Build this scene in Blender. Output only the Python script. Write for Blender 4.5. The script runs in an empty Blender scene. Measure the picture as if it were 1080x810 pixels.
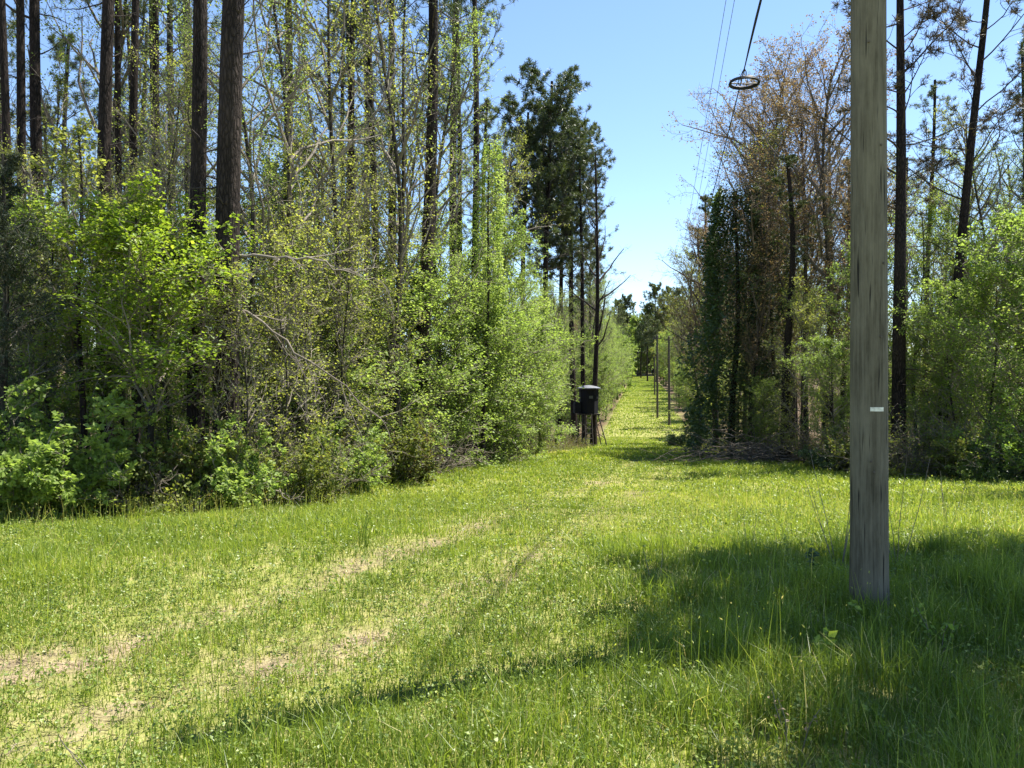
import bpy, math
import numpy as np
from mathutils import Vector, Matrix, Euler

S = bpy.context.scene
R = math.radians
COL = S.collection

# ------------------------------------------------------------------ camera
CAM_Z = 1.65
F = 800.0                      # focal length in pixels of the 1080 px wide photograph
HORIZON = 396.0
cam_d = bpy.data.cameras.new('camera')
cam = bpy.data.objects.new('camera', cam_d)
COL.objects.link(cam)
cam_d.sensor_width = 36.0
cam_d.lens = 36.0 * F / 1080.0
cam_d.clip_start = 0.05
cam_d.clip_end = 3000
cam.location = (0, 0, CAM_Z)
cam.rotation_euler = (R(90) - math.atan((405 - HORIZON) / F), 0, 0)
S.camera = cam

# ------------------------------------------------------------------ sky and sun
SUN_AZ = 64.0                  # degrees clockwise from +Y (the way the camera looks)
SUN_EL = 65.0
world = bpy.data.worlds.new('World')
S.world = world
world.use_nodes = True
wn = world.node_tree
for n in list(wn.nodes):
    wn.nodes.remove(n)
wo = wn.nodes.new('ShaderNodeOutputWorld')
wb = wn.nodes.new('ShaderNodeBackground')
sky = wn.nodes.new('ShaderNodeTexSky')
sky.sky_type = 'NISHITA'
sky.sun_disc = False
sky.sun_elevation = R(SUN_EL)
sky.sun_rotation = R(SUN_AZ)
sky.air_density = 0.9
sky.dust_density = 0.0
sky.ozone_density = 3.0
wb.inputs['Strength'].default_value = 0.09
wn.links.new(sky.outputs[0], wb.inputs[0])
wn.links.new(wb.outputs[0], wo.inputs[0])
sun_d = bpy.data.lights.new('sun', 'SUN')
sun_d.energy = 5.0
sun_d.angle = R(0.53)
sun_d.color = (1.0, 0.95, 0.86)
sun = bpy.data.objects.new('sun', sun_d)
COL.objects.link(sun)
sdir = Vector((math.sin(R(SUN_AZ)) * math.cos(R(SUN_EL)), math.cos(R(SUN_AZ)) * math.cos(R(SUN_EL)), math.sin(R(SUN_EL))))
sun.rotation_euler = sdir.to_track_quat('Z', 'Y').to_euler()
sun.location = sdir * 60

S.view_settings.view_transform = 'Standard'
S.view_settings.look = 'None'
S.view_settings.exposure = 1.62
S.view_settings.gamma = 1.0
S.render.engine = 'CYCLES'
cy = S.cycles
cy.max_bounces = 8
cy.diffuse_bounces = 4
cy.glossy_bounces = 2
cy.transmission_bounces = 6
cy.transparent_max_bounces = 6
cy.caustics_reflective = False
cy.caustics_refractive = False
cy.sample_clamp_indirect = 8

# ------------------------------------------------------------------ ground shape
GY = np.array([-80, -20, 0, 6, 12, 20, 30, 45, 60, 75, 100, 150, 220, 300, 420, 700], float)
GZ = np.array([0.3, 0.1, 0, 0, -.5, -1.0, -1.6, -2.6, -3.2, -3.2, -2.6, -1.3, 0.1, 4.0, 9.0, 15.0], float)


def _mono():
    h = np.diff(GY); d = np.diff(GZ) / h
    m = np.zeros(len(GY)); m[0] = d[0]; m[-1] = d[-1]
    for i in range(1, len(GY) - 1):
        m[i] = 0 if d[i - 1] * d[i] <= 0 else 2 * d[i - 1] * d[i] / (d[i - 1] + d[i])
    return m


GM = _mono()


def g_of(y):
    y = np.clip(np.asarray(y, float), GY[0], GY[-1])
    i = np.clip(np.searchsorted(GY, y) - 1, 0, len(GY) - 2)
    h = GY[i + 1] - GY[i]; t = (y - GY[i]) / h
    return ((2 * t**3 - 3 * t**2 + 1) * GZ[i] + (t**3 - 2 * t**2 + t) * h * GM[i]
            + (-2 * t**3 + 3 * t**2) * GZ[i + 1] + (t**3 - t**2) * h * GM[i + 1])


def vnoise(x, y, seed=0):
    """smooth value noise, 0..1"""
    x = np.asarray(x, float); y = np.asarray(y, float)
    xi = np.floor(x).astype(np.int64); yi = np.floor(y).astype(np.int64)
    fx = x - xi; fy = y - yi
    fx = fx * fx * (3 - 2 * fx); fy = fy * fy * (3 - 2 * fy)

    def hsh(a, b):
        v = (a * 374761393 + b * 668265263 + seed * 2147483647 // 7) & 0xffffffff
        v = ((v ^ (v >> 13)) * 1274126177) & 0xffffffff
        return ((v ^ (v >> 16)) & 0xffff) / 65535.0
    return ((hsh(xi, yi) * (1 - fx) + hsh(xi + 1, yi) * fx) * (1 - fy)
            + (hsh(xi, yi + 1) * (1 - fx) + hsh(xi + 1, yi + 1) * fx) * fy)


def fbm(x, y, seed=0, o=3):
    s = 0; a = 0.5; t = 0
    for k in range(o):
        s = s + a * vnoise(x * 2**k, y * 2**k, seed + k * 17); t += a; a *= 0.5
    return s / t


def yx(Y, px):
    return (px - 540.0) / F * Y


def ground_Y(py):
    """distance at which the ground shows at row py of the photograph (near field)"""
    ys = np.linspace(2, 60, 1200)
    rows = HORIZON + F * (CAM_Z - g_of(ys)) / ys
    return float(ys[np.argmin(np.abs(rows - py))])


RUT_A = [(-260, 745), (-100, 722), (0, 701), (90, 686), (200, 652), (270, 632), (360, 602), (450, 574), (560, 535), (640, 508), (672, 486)]
RUT_B = [(-160, 840), (-20, 790), (90, 757), (250, 705), (360, 672), (440, 645), (540, 597), (620, 553), (690, 508), (700, 486)]


def to_ground(poly):
    out = []
    for px, py in poly:
        Y = ground_Y(py); out.append((yx(Y, px), Y))
    return np.array(out)


RUTS = [to_ground(RUT_A), to_ground(RUT_B)]
# lane beyond: two faint wheel lines
for off in (-0.75, 0.75):
    RUTS.append(np.array([(0.168 * Y + 1.0 + off, Y) for Y in (34, 60, 100, 160, 230)]))


def dist_poly(x, y, poly):
    d = np.full(np.shape(x), 1e9)
    for (ax, ay), (bx, by) in zip(poly[:-1], poly[1:]):
        vx, vy = bx - ax, by - ay
        t = np.clip(((x - ax) * vx + (y - ay) * vy) / (vx * vx + vy * vy + 1e-9), 0, 1)
        d = np.minimum(d, np.hypot(x - ax - t * vx, y - ay - t * vy))
    return d


LE_Y = np.array([-30, 6, 9.5, 10.6, 11.6, 13, 16, 20, 30, 45, 70, 100, 150, 220, 330])
LE_X = np.array([-19, -12, -9.5, -8.0, -5.0, -4.5, -4.1, -3.4, 0.2, 4.6, 8.6, 13.6, 22.4, 34.0, 52])
RE_Y = np.array([-30, 4, 10, 14, 17.5, 19, 22, 30, 40, 46, 60, 75, 100, 130, 220, 330])
RE_X = np.array([16, 16, 16.5, 16, 14.5, 12.6, 11.3, 10.6, 10.4, 10.2, 13.6, 17.3, 21.0, 27.0, 42.0, 60])


def left_edge(y): return np.interp(y, LE_Y, LE_X)
def right_edge(y): return np.interp(y, RE_Y, RE_X)


def in_field(x, y):
    """positive inside the clearing, metres from the wood edge"""
    wob = (fbm(x * .5, y * .5, 5) - .5) * 1.2
    return np.minimum(x - left_edge(y), right_edge(y) - x) + wob


DIRT_SPOTS = [(10, 700, .6), (75, 690, .5), (130, 672, .3), (250, 637, .25), (275, 630, .2), (265, 716, .28), (290, 700, .4), (345, 682, .4), (380, 668, .3), (60, 775, .25), (110, 750, .22), (360, 602, .2), (640, 508, .8)]


def dirt_mask(x, y):
    m = np.zeros(np.shape(x))
    for k, rt in enumerate(RUTS):
        d = dist_poly(x, y, rt)
        w = .25 if k < 2 else .3
        st = np.exp(-(d / w) ** 2)
        n = fbm(x * .8 + k * 31, y * .8, 21) + (fbm(x * 4 + k, y * 4, 22) - .5) * .5
        near = np.clip((14 - y) / 6, .6, 1)
        m = np.maximum(m, st * np.clip((n - .33) * 2.2, 0.35, .9) * (near if k < 2 else .35))
    for px, py, rad in DIRT_SPOTS:
        Y0 = ground_Y(py); X0 = yx(Y0, px)
        d = np.hypot((x - X0), (y - Y0) * 1.7) / rad
        m = np.maximum(m, np.exp(-d ** 2) * np.clip(.35 + (fbm(x * 5, y * 5, 23) - .3) * 2, 0, 1))
    return m


def ground_z(x, y):
    x = np.asarray(x, float); y = np.asarray(y, float)
    z = g_of(y) + (fbm(x * .35, y * .35, 3) - .5) * .16 + (fbm(x * 1.7, y * 1.7, 4) - .5) * .05
    z = z + 0.02 * np.maximum(-(x - left_edge(y)), 0) * np.clip(y / 30, 0, 1) * .4
    return z


# ------------------------------------------------------------------ object helpers
def tag(o, label=None, cat=None, group=None, kind=None):
    if label: o['label'] = label
    if cat: o['category'] = cat
    if group: o['group'] = group
    if kind: o['kind'] = kind
    return o


def empty(name, loc, label, cat, group=None, rot=(0, 0, 0), scale=(1, 1, 1)):
    o = bpy.data.objects.new(name, None)
    COL.objects.link(o)
    o.empty_display_size = .3
    o.location = loc; o.rotation_euler = rot; o.scale = scale
    return tag(o, label, cat, group)


def link(name, me, parent=None):
    o = bpy.data.objects.new(name, me)
    COL.objects.link(o)
    if parent is not None: o.parent = parent
    return o


def mesh_np(name, V, Q, mats, matidx=None, attr=None, smooth=False):
    V = np.ascontiguousarray(V, np.float32); Q = np.ascontiguousarray(Q, np.int32)
    me = bpy.data.meshes.new(name)
    k = Q.shape[1]
    me.vertices.add(len(V)); me.vertices.foreach_set('co', V.ravel())
    me.loops.add(Q.size); me.loops.foreach_set('vertex_index', Q.ravel())
    me.polygons.add(len(Q))
    me.polygons.foreach_set('loop_start', np.arange(0, Q.size, k, dtype=np.int32))
    me.polygons.foreach_set('loop_total', np.full(len(Q), k, np.int32))
    if matidx is not None: me.polygons.foreach_set('material_index', np.ascontiguousarray(matidx, np.int32))
    me.polygons.foreach_set('use_smooth', np.full(len(Q), smooth, bool))
    for m in (mats if isinstance(mats, (list, tuple)) else [mats]): me.materials.append(m)
    for an, av in (attr or {}).items():
        a = me.attributes.new(an, 'FLOAT', 'POINT')
        a.data.foreach_set('value', np.ascontiguousarray(av, np.float32))
    me.update(calc_edges=True)
    return me


# ------------------------------------------------------------------ materials
def mat(name):
    m = bpy.data.materials.new(name); m.use_nodes = True
    nt = m.node_tree
    for n in list(nt.nodes): nt.nodes.remove(n)
    out = nt.nodes.new('ShaderNodeOutputMaterial')
    return m, nt, out


def N(nt, t, **kw):
    n = nt.nodes.new(t)
    for k, v in kw.items():
        if k.startswith('_'): setattr(n, k[1:], v)
        else: n.inputs[k.replace('__', ' ')].default_value = v
    return n


def ramp(nt, fac, stops):
    r = nt.nodes.new('ShaderNodeValToRGB')
    el = r.color_ramp.elements
    while len(el) > 1: el.remove(el[-1])
    el[0].position = stops[0][0]; el[0].color = (*stops[0][1], 1)
    for p, c in stops[1:]:
        e = el.new(p); e.color = (*c, 1)
    nt.links.new(fac, r.inputs[0])
    return r


def leaf_mat(name, stops, trans=0.45, gain=1.7, rough=.5, warm=(1.05, 1.0, .55), spread=.25, spec=.3):
    m, nt, out = mat(name)
    L = nt.links
    at = N(nt, 'ShaderNodeAttribute', _attribute_name='v')
    oi = N(nt, 'ShaderNodeObjectInfo')
    mr = N(nt, 'ShaderNodeMath', _operation='MULTIPLY_ADD')
    mr.inputs[1].default_value = spread; mr.inputs[2].default_value = -spread / 2
    L.new(oi.outputs['Random'], mr.inputs[0])
    ad = N(nt, 'ShaderNodeMath', _operation='ADD')
    L.new(at.outputs['Fac'], ad.inputs[0]); L.new(mr.outputs[0], ad.inputs[1])
    r = ramp(nt, ad.outputs[0], stops)
    b = N(nt, 'ShaderNodeBsdfPrincipled'); b.inputs['Roughness'].default_value = rough
    b.inputs['Specular IOR Level'].default_value = spec
    L.new(r.outputs[0], b.inputs['Base Color'])
    t = N(nt, 'ShaderNodeBsdfTranslucent')
    mx = N(nt, 'ShaderNodeMix', _data_type='RGBA', _blend_type='MULTIPLY')
    mx.inputs[0].default_value = 1
    L.new(r.outputs[0], mx.inputs[6]); mx.inputs[7].default_value = (warm[0] * gain, warm[1] * gain, warm[2] * gain, 1)
    L.new(mx.outputs[2], t.inputs['Color'])
    ms = N(nt, 'ShaderNodeMixShader'); ms.inputs[0].default_value = trans
    L.new(b.outputs[0], ms.inputs[1]); L.new(t.outputs[0], ms.inputs[2])
    L.new(ms.outputs[0], out.inputs[0])
    return m


def bark_mat(name, dark, light, sx=9, sz=1.6, bump=.6, tint=None):
    m, nt, out = mat(name)
    L = nt.links
    tc = N(nt, 'ShaderNodeTexCoord')
    mp = N(nt, 'ShaderNodeMapping'); mp.inputs['Scale'].default_value = (sx, sx, sz)
    L.new(tc.outputs['Object'], mp.inputs[0])
    vo = N(nt, 'ShaderNodeTexVoronoi', Scale=1.6, _feature='DISTANCE_TO_EDGE')
    no = N(nt, 'ShaderNodeTexNoise', Scale=1.4, Detail=5)
    big = N(nt, 'ShaderNodeTexNoise', Scale=.55, Detail=3)
    L.new(mp.outputs[0], no.inputs['Vector'])
    wrp = N(nt, 'ShaderNodeVectorMath', _operation='MULTIPLY_ADD')
    wrp.inputs[1].default_value = (.9, .9, .9)
    L.new(no.outputs['Color'], wrp.inputs[0]); L.new(mp.outputs[0], wrp.inputs[2])
    L.new(wrp.outputs[0], vo.inputs['Vector']); L.new(tc.outputs['Object'], big.inputs['Vector'])
    mul = N(nt, 'ShaderNodeMath', _operation='MULTIPLY_ADD'); mul.inputs[1].default_value = 1.5
    sb = N(nt, 'ShaderNodeMath', _operation='MULTIPLY_ADD'); sb.inputs[1].default_value = .9; sb.inputs[2].default_value = -.35
    L.new(big.outputs['Fac'], sb.inputs[0])
    L.new(vo.outputs['Distance'], mul.inputs[0]); L.new(sb.outputs[0], mul.inputs[2])
    r = ramp(nt, mul.outputs[0], [(0.0, dark), (.35, tuple((a + b) / 2 for a, b in zip(dark, light))), (.9, light)])
    b = N(nt, 'ShaderNodeBsdfPrincipled'); b.inputs['Roughness'].default_value = .95
    b.inputs['Specular IOR Level'].default_value = .1
    L.new(r.outputs[0], b.inputs['Base Color'])
    bp = N(nt, 'ShaderNodeBump', Strength=bump, Distance=.03)
    L.new(mul.outputs[0], bp.inputs['Height']); L.new(bp.outputs[0], b.inputs['Normal'])
    L.new(b.outputs[0], out.inputs[0])
    return m


def plain(name, c, rough=.7, metal=0, noise=0, nscale=8, spec=.3, bump=0):
    m, nt, out = mat(name)
    b = N(nt, 'ShaderNodeBsdfPrincipled'); b.inputs['Roughness'].default_value = rough
    b.inputs['Metallic'].default_value = metal; b.inputs['Specular IOR Level'].default_value = spec
    tc = N(nt, 'ShaderNodeTexCoord'); no = N(nt, 'ShaderNodeTexNoise', Scale=nscale, Detail=4)
    nt.links.new(tc.outputs['Object'], no.inputs['Vector'])
    r = ramp(nt, no.outputs['Fac'], [(.3, tuple(max(0, v * (1 - noise)) for v in c)), (.7, tuple(v * (1 + noise) for v in c))])
    nt.links.new(r.outputs[0], b.inputs['Base Color'])
    if bump:
        bp = N(nt, 'ShaderNodeBump', Strength=bump, Distance=.01)
        nt.links.new(no.outputs['Fac'], bp.inputs['Height']); nt.links.new(bp.outputs[0], b.inputs['Normal'])
    nt.links.new(b.outputs[0], out.inputs[0])
    return m


M = {}
M['pine_bark'] = bark_mat('pine_bark', (.007, .006, .0055), (.066, .051, .043), 13, 3.0, 1.0)
M['grey_bark'] = bark_mat('grey_bark', (.02, .017, .013), (.09, .08, .066), 12, 1.4, .4)
M['twig'] = plain('twig_bark', (.18, .155, .125), .9, noise=.35, nscale=1.2)
M['pine_twig'] = plain('pine_limb_bark', (.05, .04, .033), .9, noise=.35, nscale=1.2)
M['dead'] = plain('dead_wood', (.15, .125, .10), .9, noise=.35, nscale=2)
M['redtwig'] = plain('budding_twig_bark', (.14, .115, .09), .9, noise=.3, nscale=1.2)
M['needle'] = leaf_mat('pine_needles', [(0, (.022, .036, .012)), (.55, (.06, .085, .028)), (1, (.11, .135, .045))], .28, 1.6, .45, spec=.5)
M['needle_brown'] = leaf_mat('rusty_pine_needles', [(0, (.035, .03, .018)), (.5, (.07, .058, .034)), (1, (.12, .095, .05))], .25, 1.4, .5)
M['cedar'] = leaf_mat('cedar_scale_leaves', [(0, (.022, .035, .018)), (.6, (.05, .066, .036)), (1, (.095, .105, .055))], .2, 1.5, .6)
M['spring'] = leaf_mat('spring_leaves', [(0, (.10, .15, .03)), (.5, (.185, .26, .058)), (1, (.28, .34, .10))], .5, 1.75, warm=(1, 1, .65))
M['bright'] = leaf_mat('bright_green_leaves', [(0, (.06, .10, .014)), (.5, (.16, .24, .028)), (1, (.28, .34, .05))], .45, 1.9)
M['olive'] = leaf_mat('olive_spring_leaves', [(0, (.10, .12, .03)), (.5, (.185, .22, .055)), (1, (.27, .30, .085))], .52, 1.8)
M['fresh'] = leaf_mat('fresh_green_leaves', [(0, (.07, .12, .024)), (.5, (.155, .24, .042)), (1, (.26, .33, .06))], .45, 1.9)
M['ivy'] = leaf_mat('ivy_leaves', [(0, (.035, .062, .024)), (.6, (.07, .115, .042)), (1, (.13, .175, .06))], .35, 1.5, .4, spec=.5)
M['bud'] = leaf_mat('red_brown_buds', [(0, (.10, .068, .04)), (.5, (.19, .14, .075)), (1, (.27, .25, .10))], .35, 1.4, warm=(1.1, .95, .7))
M['bramble'] = leaf_mat('bramble_leaves', [(0, (.09, .062, .036)), (.35, (.09, .105, .03)), (.7, (.14, .185, .04)), (1, (.24, .26, .065))], .5, 1.6)
M['dry'] = leaf_mat('dry_curled_leaves', [(0, (.16, .12, .07)), (1, (.32, .26, .17))], .25, 1.2, warm=(1, .9, .7))
M['grass'] = leaf_mat('meadow_grass_blades', [(0, (.08, .125, .02)), (.35, (.15, .215, .03)), (.7, (.23, .295, .045)), (.88, (.34, .36, .09)), (1, (.46, .40, .22))], .45, 1.7, .42, spread=0, spec=.4)
M['clover'] = leaf_mat('meadow_weed_leaves', [(0, (.08, .125, .022)), (.5, (.16, .225, .04)), (1, (.28, .33, .08))], .4, 1.7, .45, spread=0, spec=.45)

# ground: field soil with thatch, forest litter, bare dirt, by vertex attributes
m, nt, out = mat('meadow_soil')
L = nt.links
tc = N(nt, 'ShaderNodeTexCoord')
n1 = N(nt, 'ShaderNodeTexNoise', Scale=5, Detail=8); n2 = N(nt, 'ShaderNodeTexNoise', Scale=45, Detail=4)
n3 = N(nt, 'ShaderNodeTexNoise', Scale=.6, Detail=5)
for q in (n1, n2, n3): L.new(tc.outputs['Object'], q.inputs['Vector'])
thatch = ramp(nt, n1.outputs['Fac'], [(.3, (.12, .13, .035)), (.5, (.19, .20, .055)), (.7, (.29, .26, .11))])
litter = ramp(nt, n2.outputs['Fac'], [(.3, (.035, .024, .015)), (.55, (.105, .072, .045)), (.75, (.19, .135, .085))])
dirt = ramp(nt, n2.outputs['Fac'], [(.3, (.17, .125, .075)), (.6, (.28, .22, .14)), (.8, (.37, .30, .20))])
af = N(nt, 'ShaderNodeAttribute', _attribute_name='forest'); ad = N(nt, 'ShaderNodeAttribute', _attribute_name='dirt')
mx1 = N(nt, 'ShaderNodeMix', _data_type='RGBA'); mx2 = N(nt, 'ShaderNodeMix', _data_type='RGBA')
L.new(af.outputs['Fac'], mx1.inputs[0]); L.new(thatch.outputs[0], mx1.inputs[6]); L.new(litter.outputs[0], mx1.inputs[7])
dm = N(nt, 'ShaderNodeMath', _operation='MULTIPLY_ADD'); dm.inputs[1].default_value = 1.6; dm.inputs[2].default_value = -.3
dn = N(nt, 'ShaderNodeMath', _operation='MULTIPLY_ADD'); dn.inputs[1].default_value = .9; dn.inputs[2].default_value = -.45
L.new(n1.outputs['Fac'], dn.inputs[0])
dd = N(nt, 'ShaderNodeMath', _operation='ADD', _use_clamp=True)
L.new(ad.outputs['Fac'], dm.inputs[0]); L.new(dm.outputs[0], dd.inputs[0]); L.new(dn.outputs[0], dd.inputs[1])
L.new(dd.outputs[0], mx2.inputs[0]); L.new(mx1.outputs[2], mx2.inputs[6]); L.new(dirt.outputs[0], mx2.inputs[7])
b = N(nt, 'ShaderNodeBsdfPrincipled', Roughness=.95); b.inputs['Specular IOR Level'].default_value = .1
L.new(mx2.outputs[2], b.inputs['Base Color'])
bp = N(nt, 'ShaderNodeBump', Strength=.7, Distance=.03); L.new(n2.outputs['Fac'], bp.inputs['Height']); L.new(bp.outputs[0], b.inputs['Normal'])
L.new(b.outputs[0], out.inputs[0])
M['soil'] = m

# ------------------------------------------------------------------ ground sheet
xs = np.unique(np.concatenate([np.linspace(-900, -60, 22), np.linspace(-60, -14, 40), np.arange(-14, 20, .2), np.linspace(20, 70, 50), np.linspace(70, 900, 22)]))
ys = np.unique(np.concatenate([np.linspace(-80, 0, 20), np.arange(0, 30, .2), np.arange(30, 60, .5), np.arange(60, 260, 2.5), np.linspace(260, 700, 40)]))
GX, GYY = np.meshgrid(xs, ys)
gz = ground_z(GX, GYY)
dmk = dirt_mask(GX, GYY)
gz = gz - .03 * dmk
far_bank = np.exp(-((GYY - 262) / 14.0) ** 2) * np.exp(-((GX - 42) / 9.0) ** 2)
V = np.stack([GX, GYY, gz], -1).reshape(-1, 3)
nx, ny = len(xs), len(ys)
ii = (np.arange(ny - 1)[:, None] * nx + np.arange(nx - 1)[None]).ravel()
Q = np.stack([ii, ii + 1, ii + nx + 1, ii + nx], 1)
forest = np.clip(.5 - in_field(GX, GYY) / .8, 0, 1)
me = mesh_np('ground', V, Q, M['soil'], attr={'forest': forest.ravel(), 'dirt': np.clip(dmk + far_bank, 0, 1).ravel()}, smooth=True)
tag(link('ground', me), 'sloping grassy clearing and woodland floor under everything', 'ground', kind='structure')

# ------------------------------------------------------------------ vegetation kit (vectorised)
def norm(a): return a / (np.linalg.norm(a, axis=-1, keepdims=True) + 1e-9)


def rdir(rng, n): return norm(rng.normal(size=(n, 3)))


def grow(rng, start, d, length, m, wob=.25, up=0.0, bend=None):
    n = len(start); P = np.empty((n, m + 1, 3)); P[:, 0] = start
    d = norm(d); st = (length / m)[:, None]
    for k in range(m):
        d = norm(d + rng.normal(size=(n, 3)) * wob + np.array([0, 0, up]))
        P[:, k + 1] = P[:, k] + d * st
    return P


def tubes(P, r0, r1, sides, power=1.0):
    n, m1, _ = P.shape
    t = np.linspace(0, 1, m1)[None]
    rad = r0[:, None] * (1 - t ** power) + r1[:, None] * t ** power
    T = np.empty_like(P); T[:, 1:-1] = P[:, 2:] - P[:, :-2]; T[:, 0] = P[:, 1] - P[:, 0]; T[:, -1] = P[:, -1] - P[:, -2]
    T = norm(T)
    ref = np.where(np.abs(T[:, :1, 2:3]) > .9, np.array([[[1., 0, 0]]]), np.array([[[0, 0, 1.]]]))
    U = norm(np.cross(T, np.broadcast_to(ref, T.shape))); W = np.cross(T, U)
    a = np.arange(sides) / sides * 2 * np.pi
    V = P[:, :, None] + rad[:, :, None, None] * (np.cos(a)[None, None, :, None] * U[:, :, None] + np.sin(a)[None, None, :, None] * W[:, :, None])
    idx = np.arange(n * m1 * sides).reshape(n, m1, sides)
    A = idx[:, :-1]; B = idx[:, 1:]
    Q = np.stack([A, np.roll(A, -1, 2), np.roll(B, -1, 2), B], -1).reshape(-1, 4)
    return V.reshape(-1, 3), Q


def spawn(rng, P, k, tmin, tmax, ang, lens, lr, taper=.5, up=0.0, plane=None):
    """k children along each polyline of P"""
    n, m1, _ = P.shape
    t = (np.linspace(0, 1, k)[None] * (tmax - tmin) + tmin + rng.uniform(-.5, .5, (n, k)) * (tmax - tmin) / k)
    t = np.clip(t, 0, .999); s = t * (m1 - 1); i = s.astype(int); f = (s - i)[..., None]
    rows = np.arange(n)[:, None]
    A = P[rows, i]; B = P[rows, i + 1]
    pos = A + (B - A) * f; tan = norm(B - A)
    perp = norm(np.cross(tan, rdir(rng, n * k).reshape(n, k, 3)))
    if plane: perp = norm(perp * np.array([1, 1, plane]))
    a = R(ang) * rng.uniform(.7, 1.25, (n, k, 1))
    d = tan * np.cos(a) + perp * np.sin(a) + np.array([0, 0, up])
    L = lens[:, None] * lr * (1 - taper * t) * rng.uniform(.6, 1.2, (n, k))
    return pos.reshape(-1, 3), norm(d).reshape(-1, 3), L.ravel(), t.ravel()


def leaves(rng, pos, size, ratio=.38, upb=.8, droop=-.2, dirs=None, fold=.12):
    n = len(pos)
    D = rdir(rng, n) if dirs is None else norm(dirs + rng.normal(size=(n, 3)) * .45)
    D = norm(D * np.array([1, 1, .6]) + np.array([0, 0, droop]))
    Nn = norm(rdir(rng, n) + np.array([0, 0, upb]))
    Sd = norm(np.cross(D, Nn)); Nn = np.cross(Sd, D)
    L = (size * rng.uniform(.6, 1.3, n))[:, None]
    mid = pos + D * L * .45; w = L * ratio
    V = np.stack([pos, mid + Sd * w + Nn * L * fold, pos + D * L, mid - Sd * w + Nn * L * fold], 1).reshape(-1, 3)
    Q = np.arange(4 * n).reshape(n, 4)
    return V, Q


def along(rng, P, k, tmin=.2, tmax=1.0, jit=.03):
    n, m1, _ = P.shape
    s = rng.uniform(tmin, tmax, (n, k)) * (m1 - 1) * .999; i = s.astype(int); f = (s - i)[..., None]
    rows = np.arange(n)[:, None]
    A = P[rows, i]; B = P[rows, i + 1]
    return (A + (B - A) * f + rng.normal(size=(n, k, 3)) * jit).reshape(-1, 3), np.repeat(norm(P[:, -1] - P[:, 0]), k, 0)


class Bag:
    def __init__(s): s.V = []; s.Q = []; s.n = 0; s.a = []; s.m = []
    def add(s, V, Q, v=None, mi=0):
        s.V.append(V); s.Q.append(Q + s.n); s.n += len(V)
        s.a.append(np.full(len(V), .5) if v is None else v); s.m.append(np.full(len(Q), mi))
    def mesh(s, name, mats, smooth=False):
        return mesh_np(name, np.concatenate(s.V), np.concatenate(s.Q), mats, np.concatenate(s.m), {'v': np.concatenate(s.a)}, smooth)


def clump_v(rng, pos, sc=1.1, amp=.5):
    """leaf colour variation: patches (by place in the crown) plus leaf to leaf"""
    c = fbm(pos[:, 0] * sc + pos[:, 2] * .7, pos[:, 1] * sc + pos[:, 2] * sc, int(rng.integers(99)))
    v = .5 + (c - .5) * amp * 1.6 + rng.normal(size=len(pos)) * .17
    return np.repeat(np.clip(v, 0, 1), 4)


def trunk_curve(rng, H, lean=0.0, wob=.02, m=14):
    t = np.linspace(0, 1, m + 1)
    ph = rng.uniform(0, 6.28, 4)
    x = H * (wob * (np.sin(t * 3.1 + ph[0]) - np.sin(ph[0])) + wob * .5 * (np.sin(t * 8 + ph[1]) - np.sin(ph[1])) + lean * t)
    y = H * (wob * (np.sin(t * 3.4 + ph[2]) - np.sin(ph[2])) + wob * .5 * (np.sin(t * 7 + ph[3]) - np.sin(ph[3])))
    P = np.stack([x, y, t * H], -1)[None]
    P[:, 0, 2] -= .25
    return P


def trunk_mesh(name, P, r, bark, sides=12, flare=1.35, rtop=.25):
    V, Q = tubes(P, np.array([r]), np.array([r * rtop]), sides, 1.0)
    z = V[:, 2:3]; base = P[0, 0]
    k = 1 + (flare - 1) * np.exp(-np.maximum(z, 0) / .35)
    V[:, :2] = base[:2] + (V[:, :2] - base[:2]) * np.where(z < 1.5, k, 1)
    return mesh_np(name, V, Q, bark, attr={'v': np.full(len(V), .5)}, smooth=True)


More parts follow.
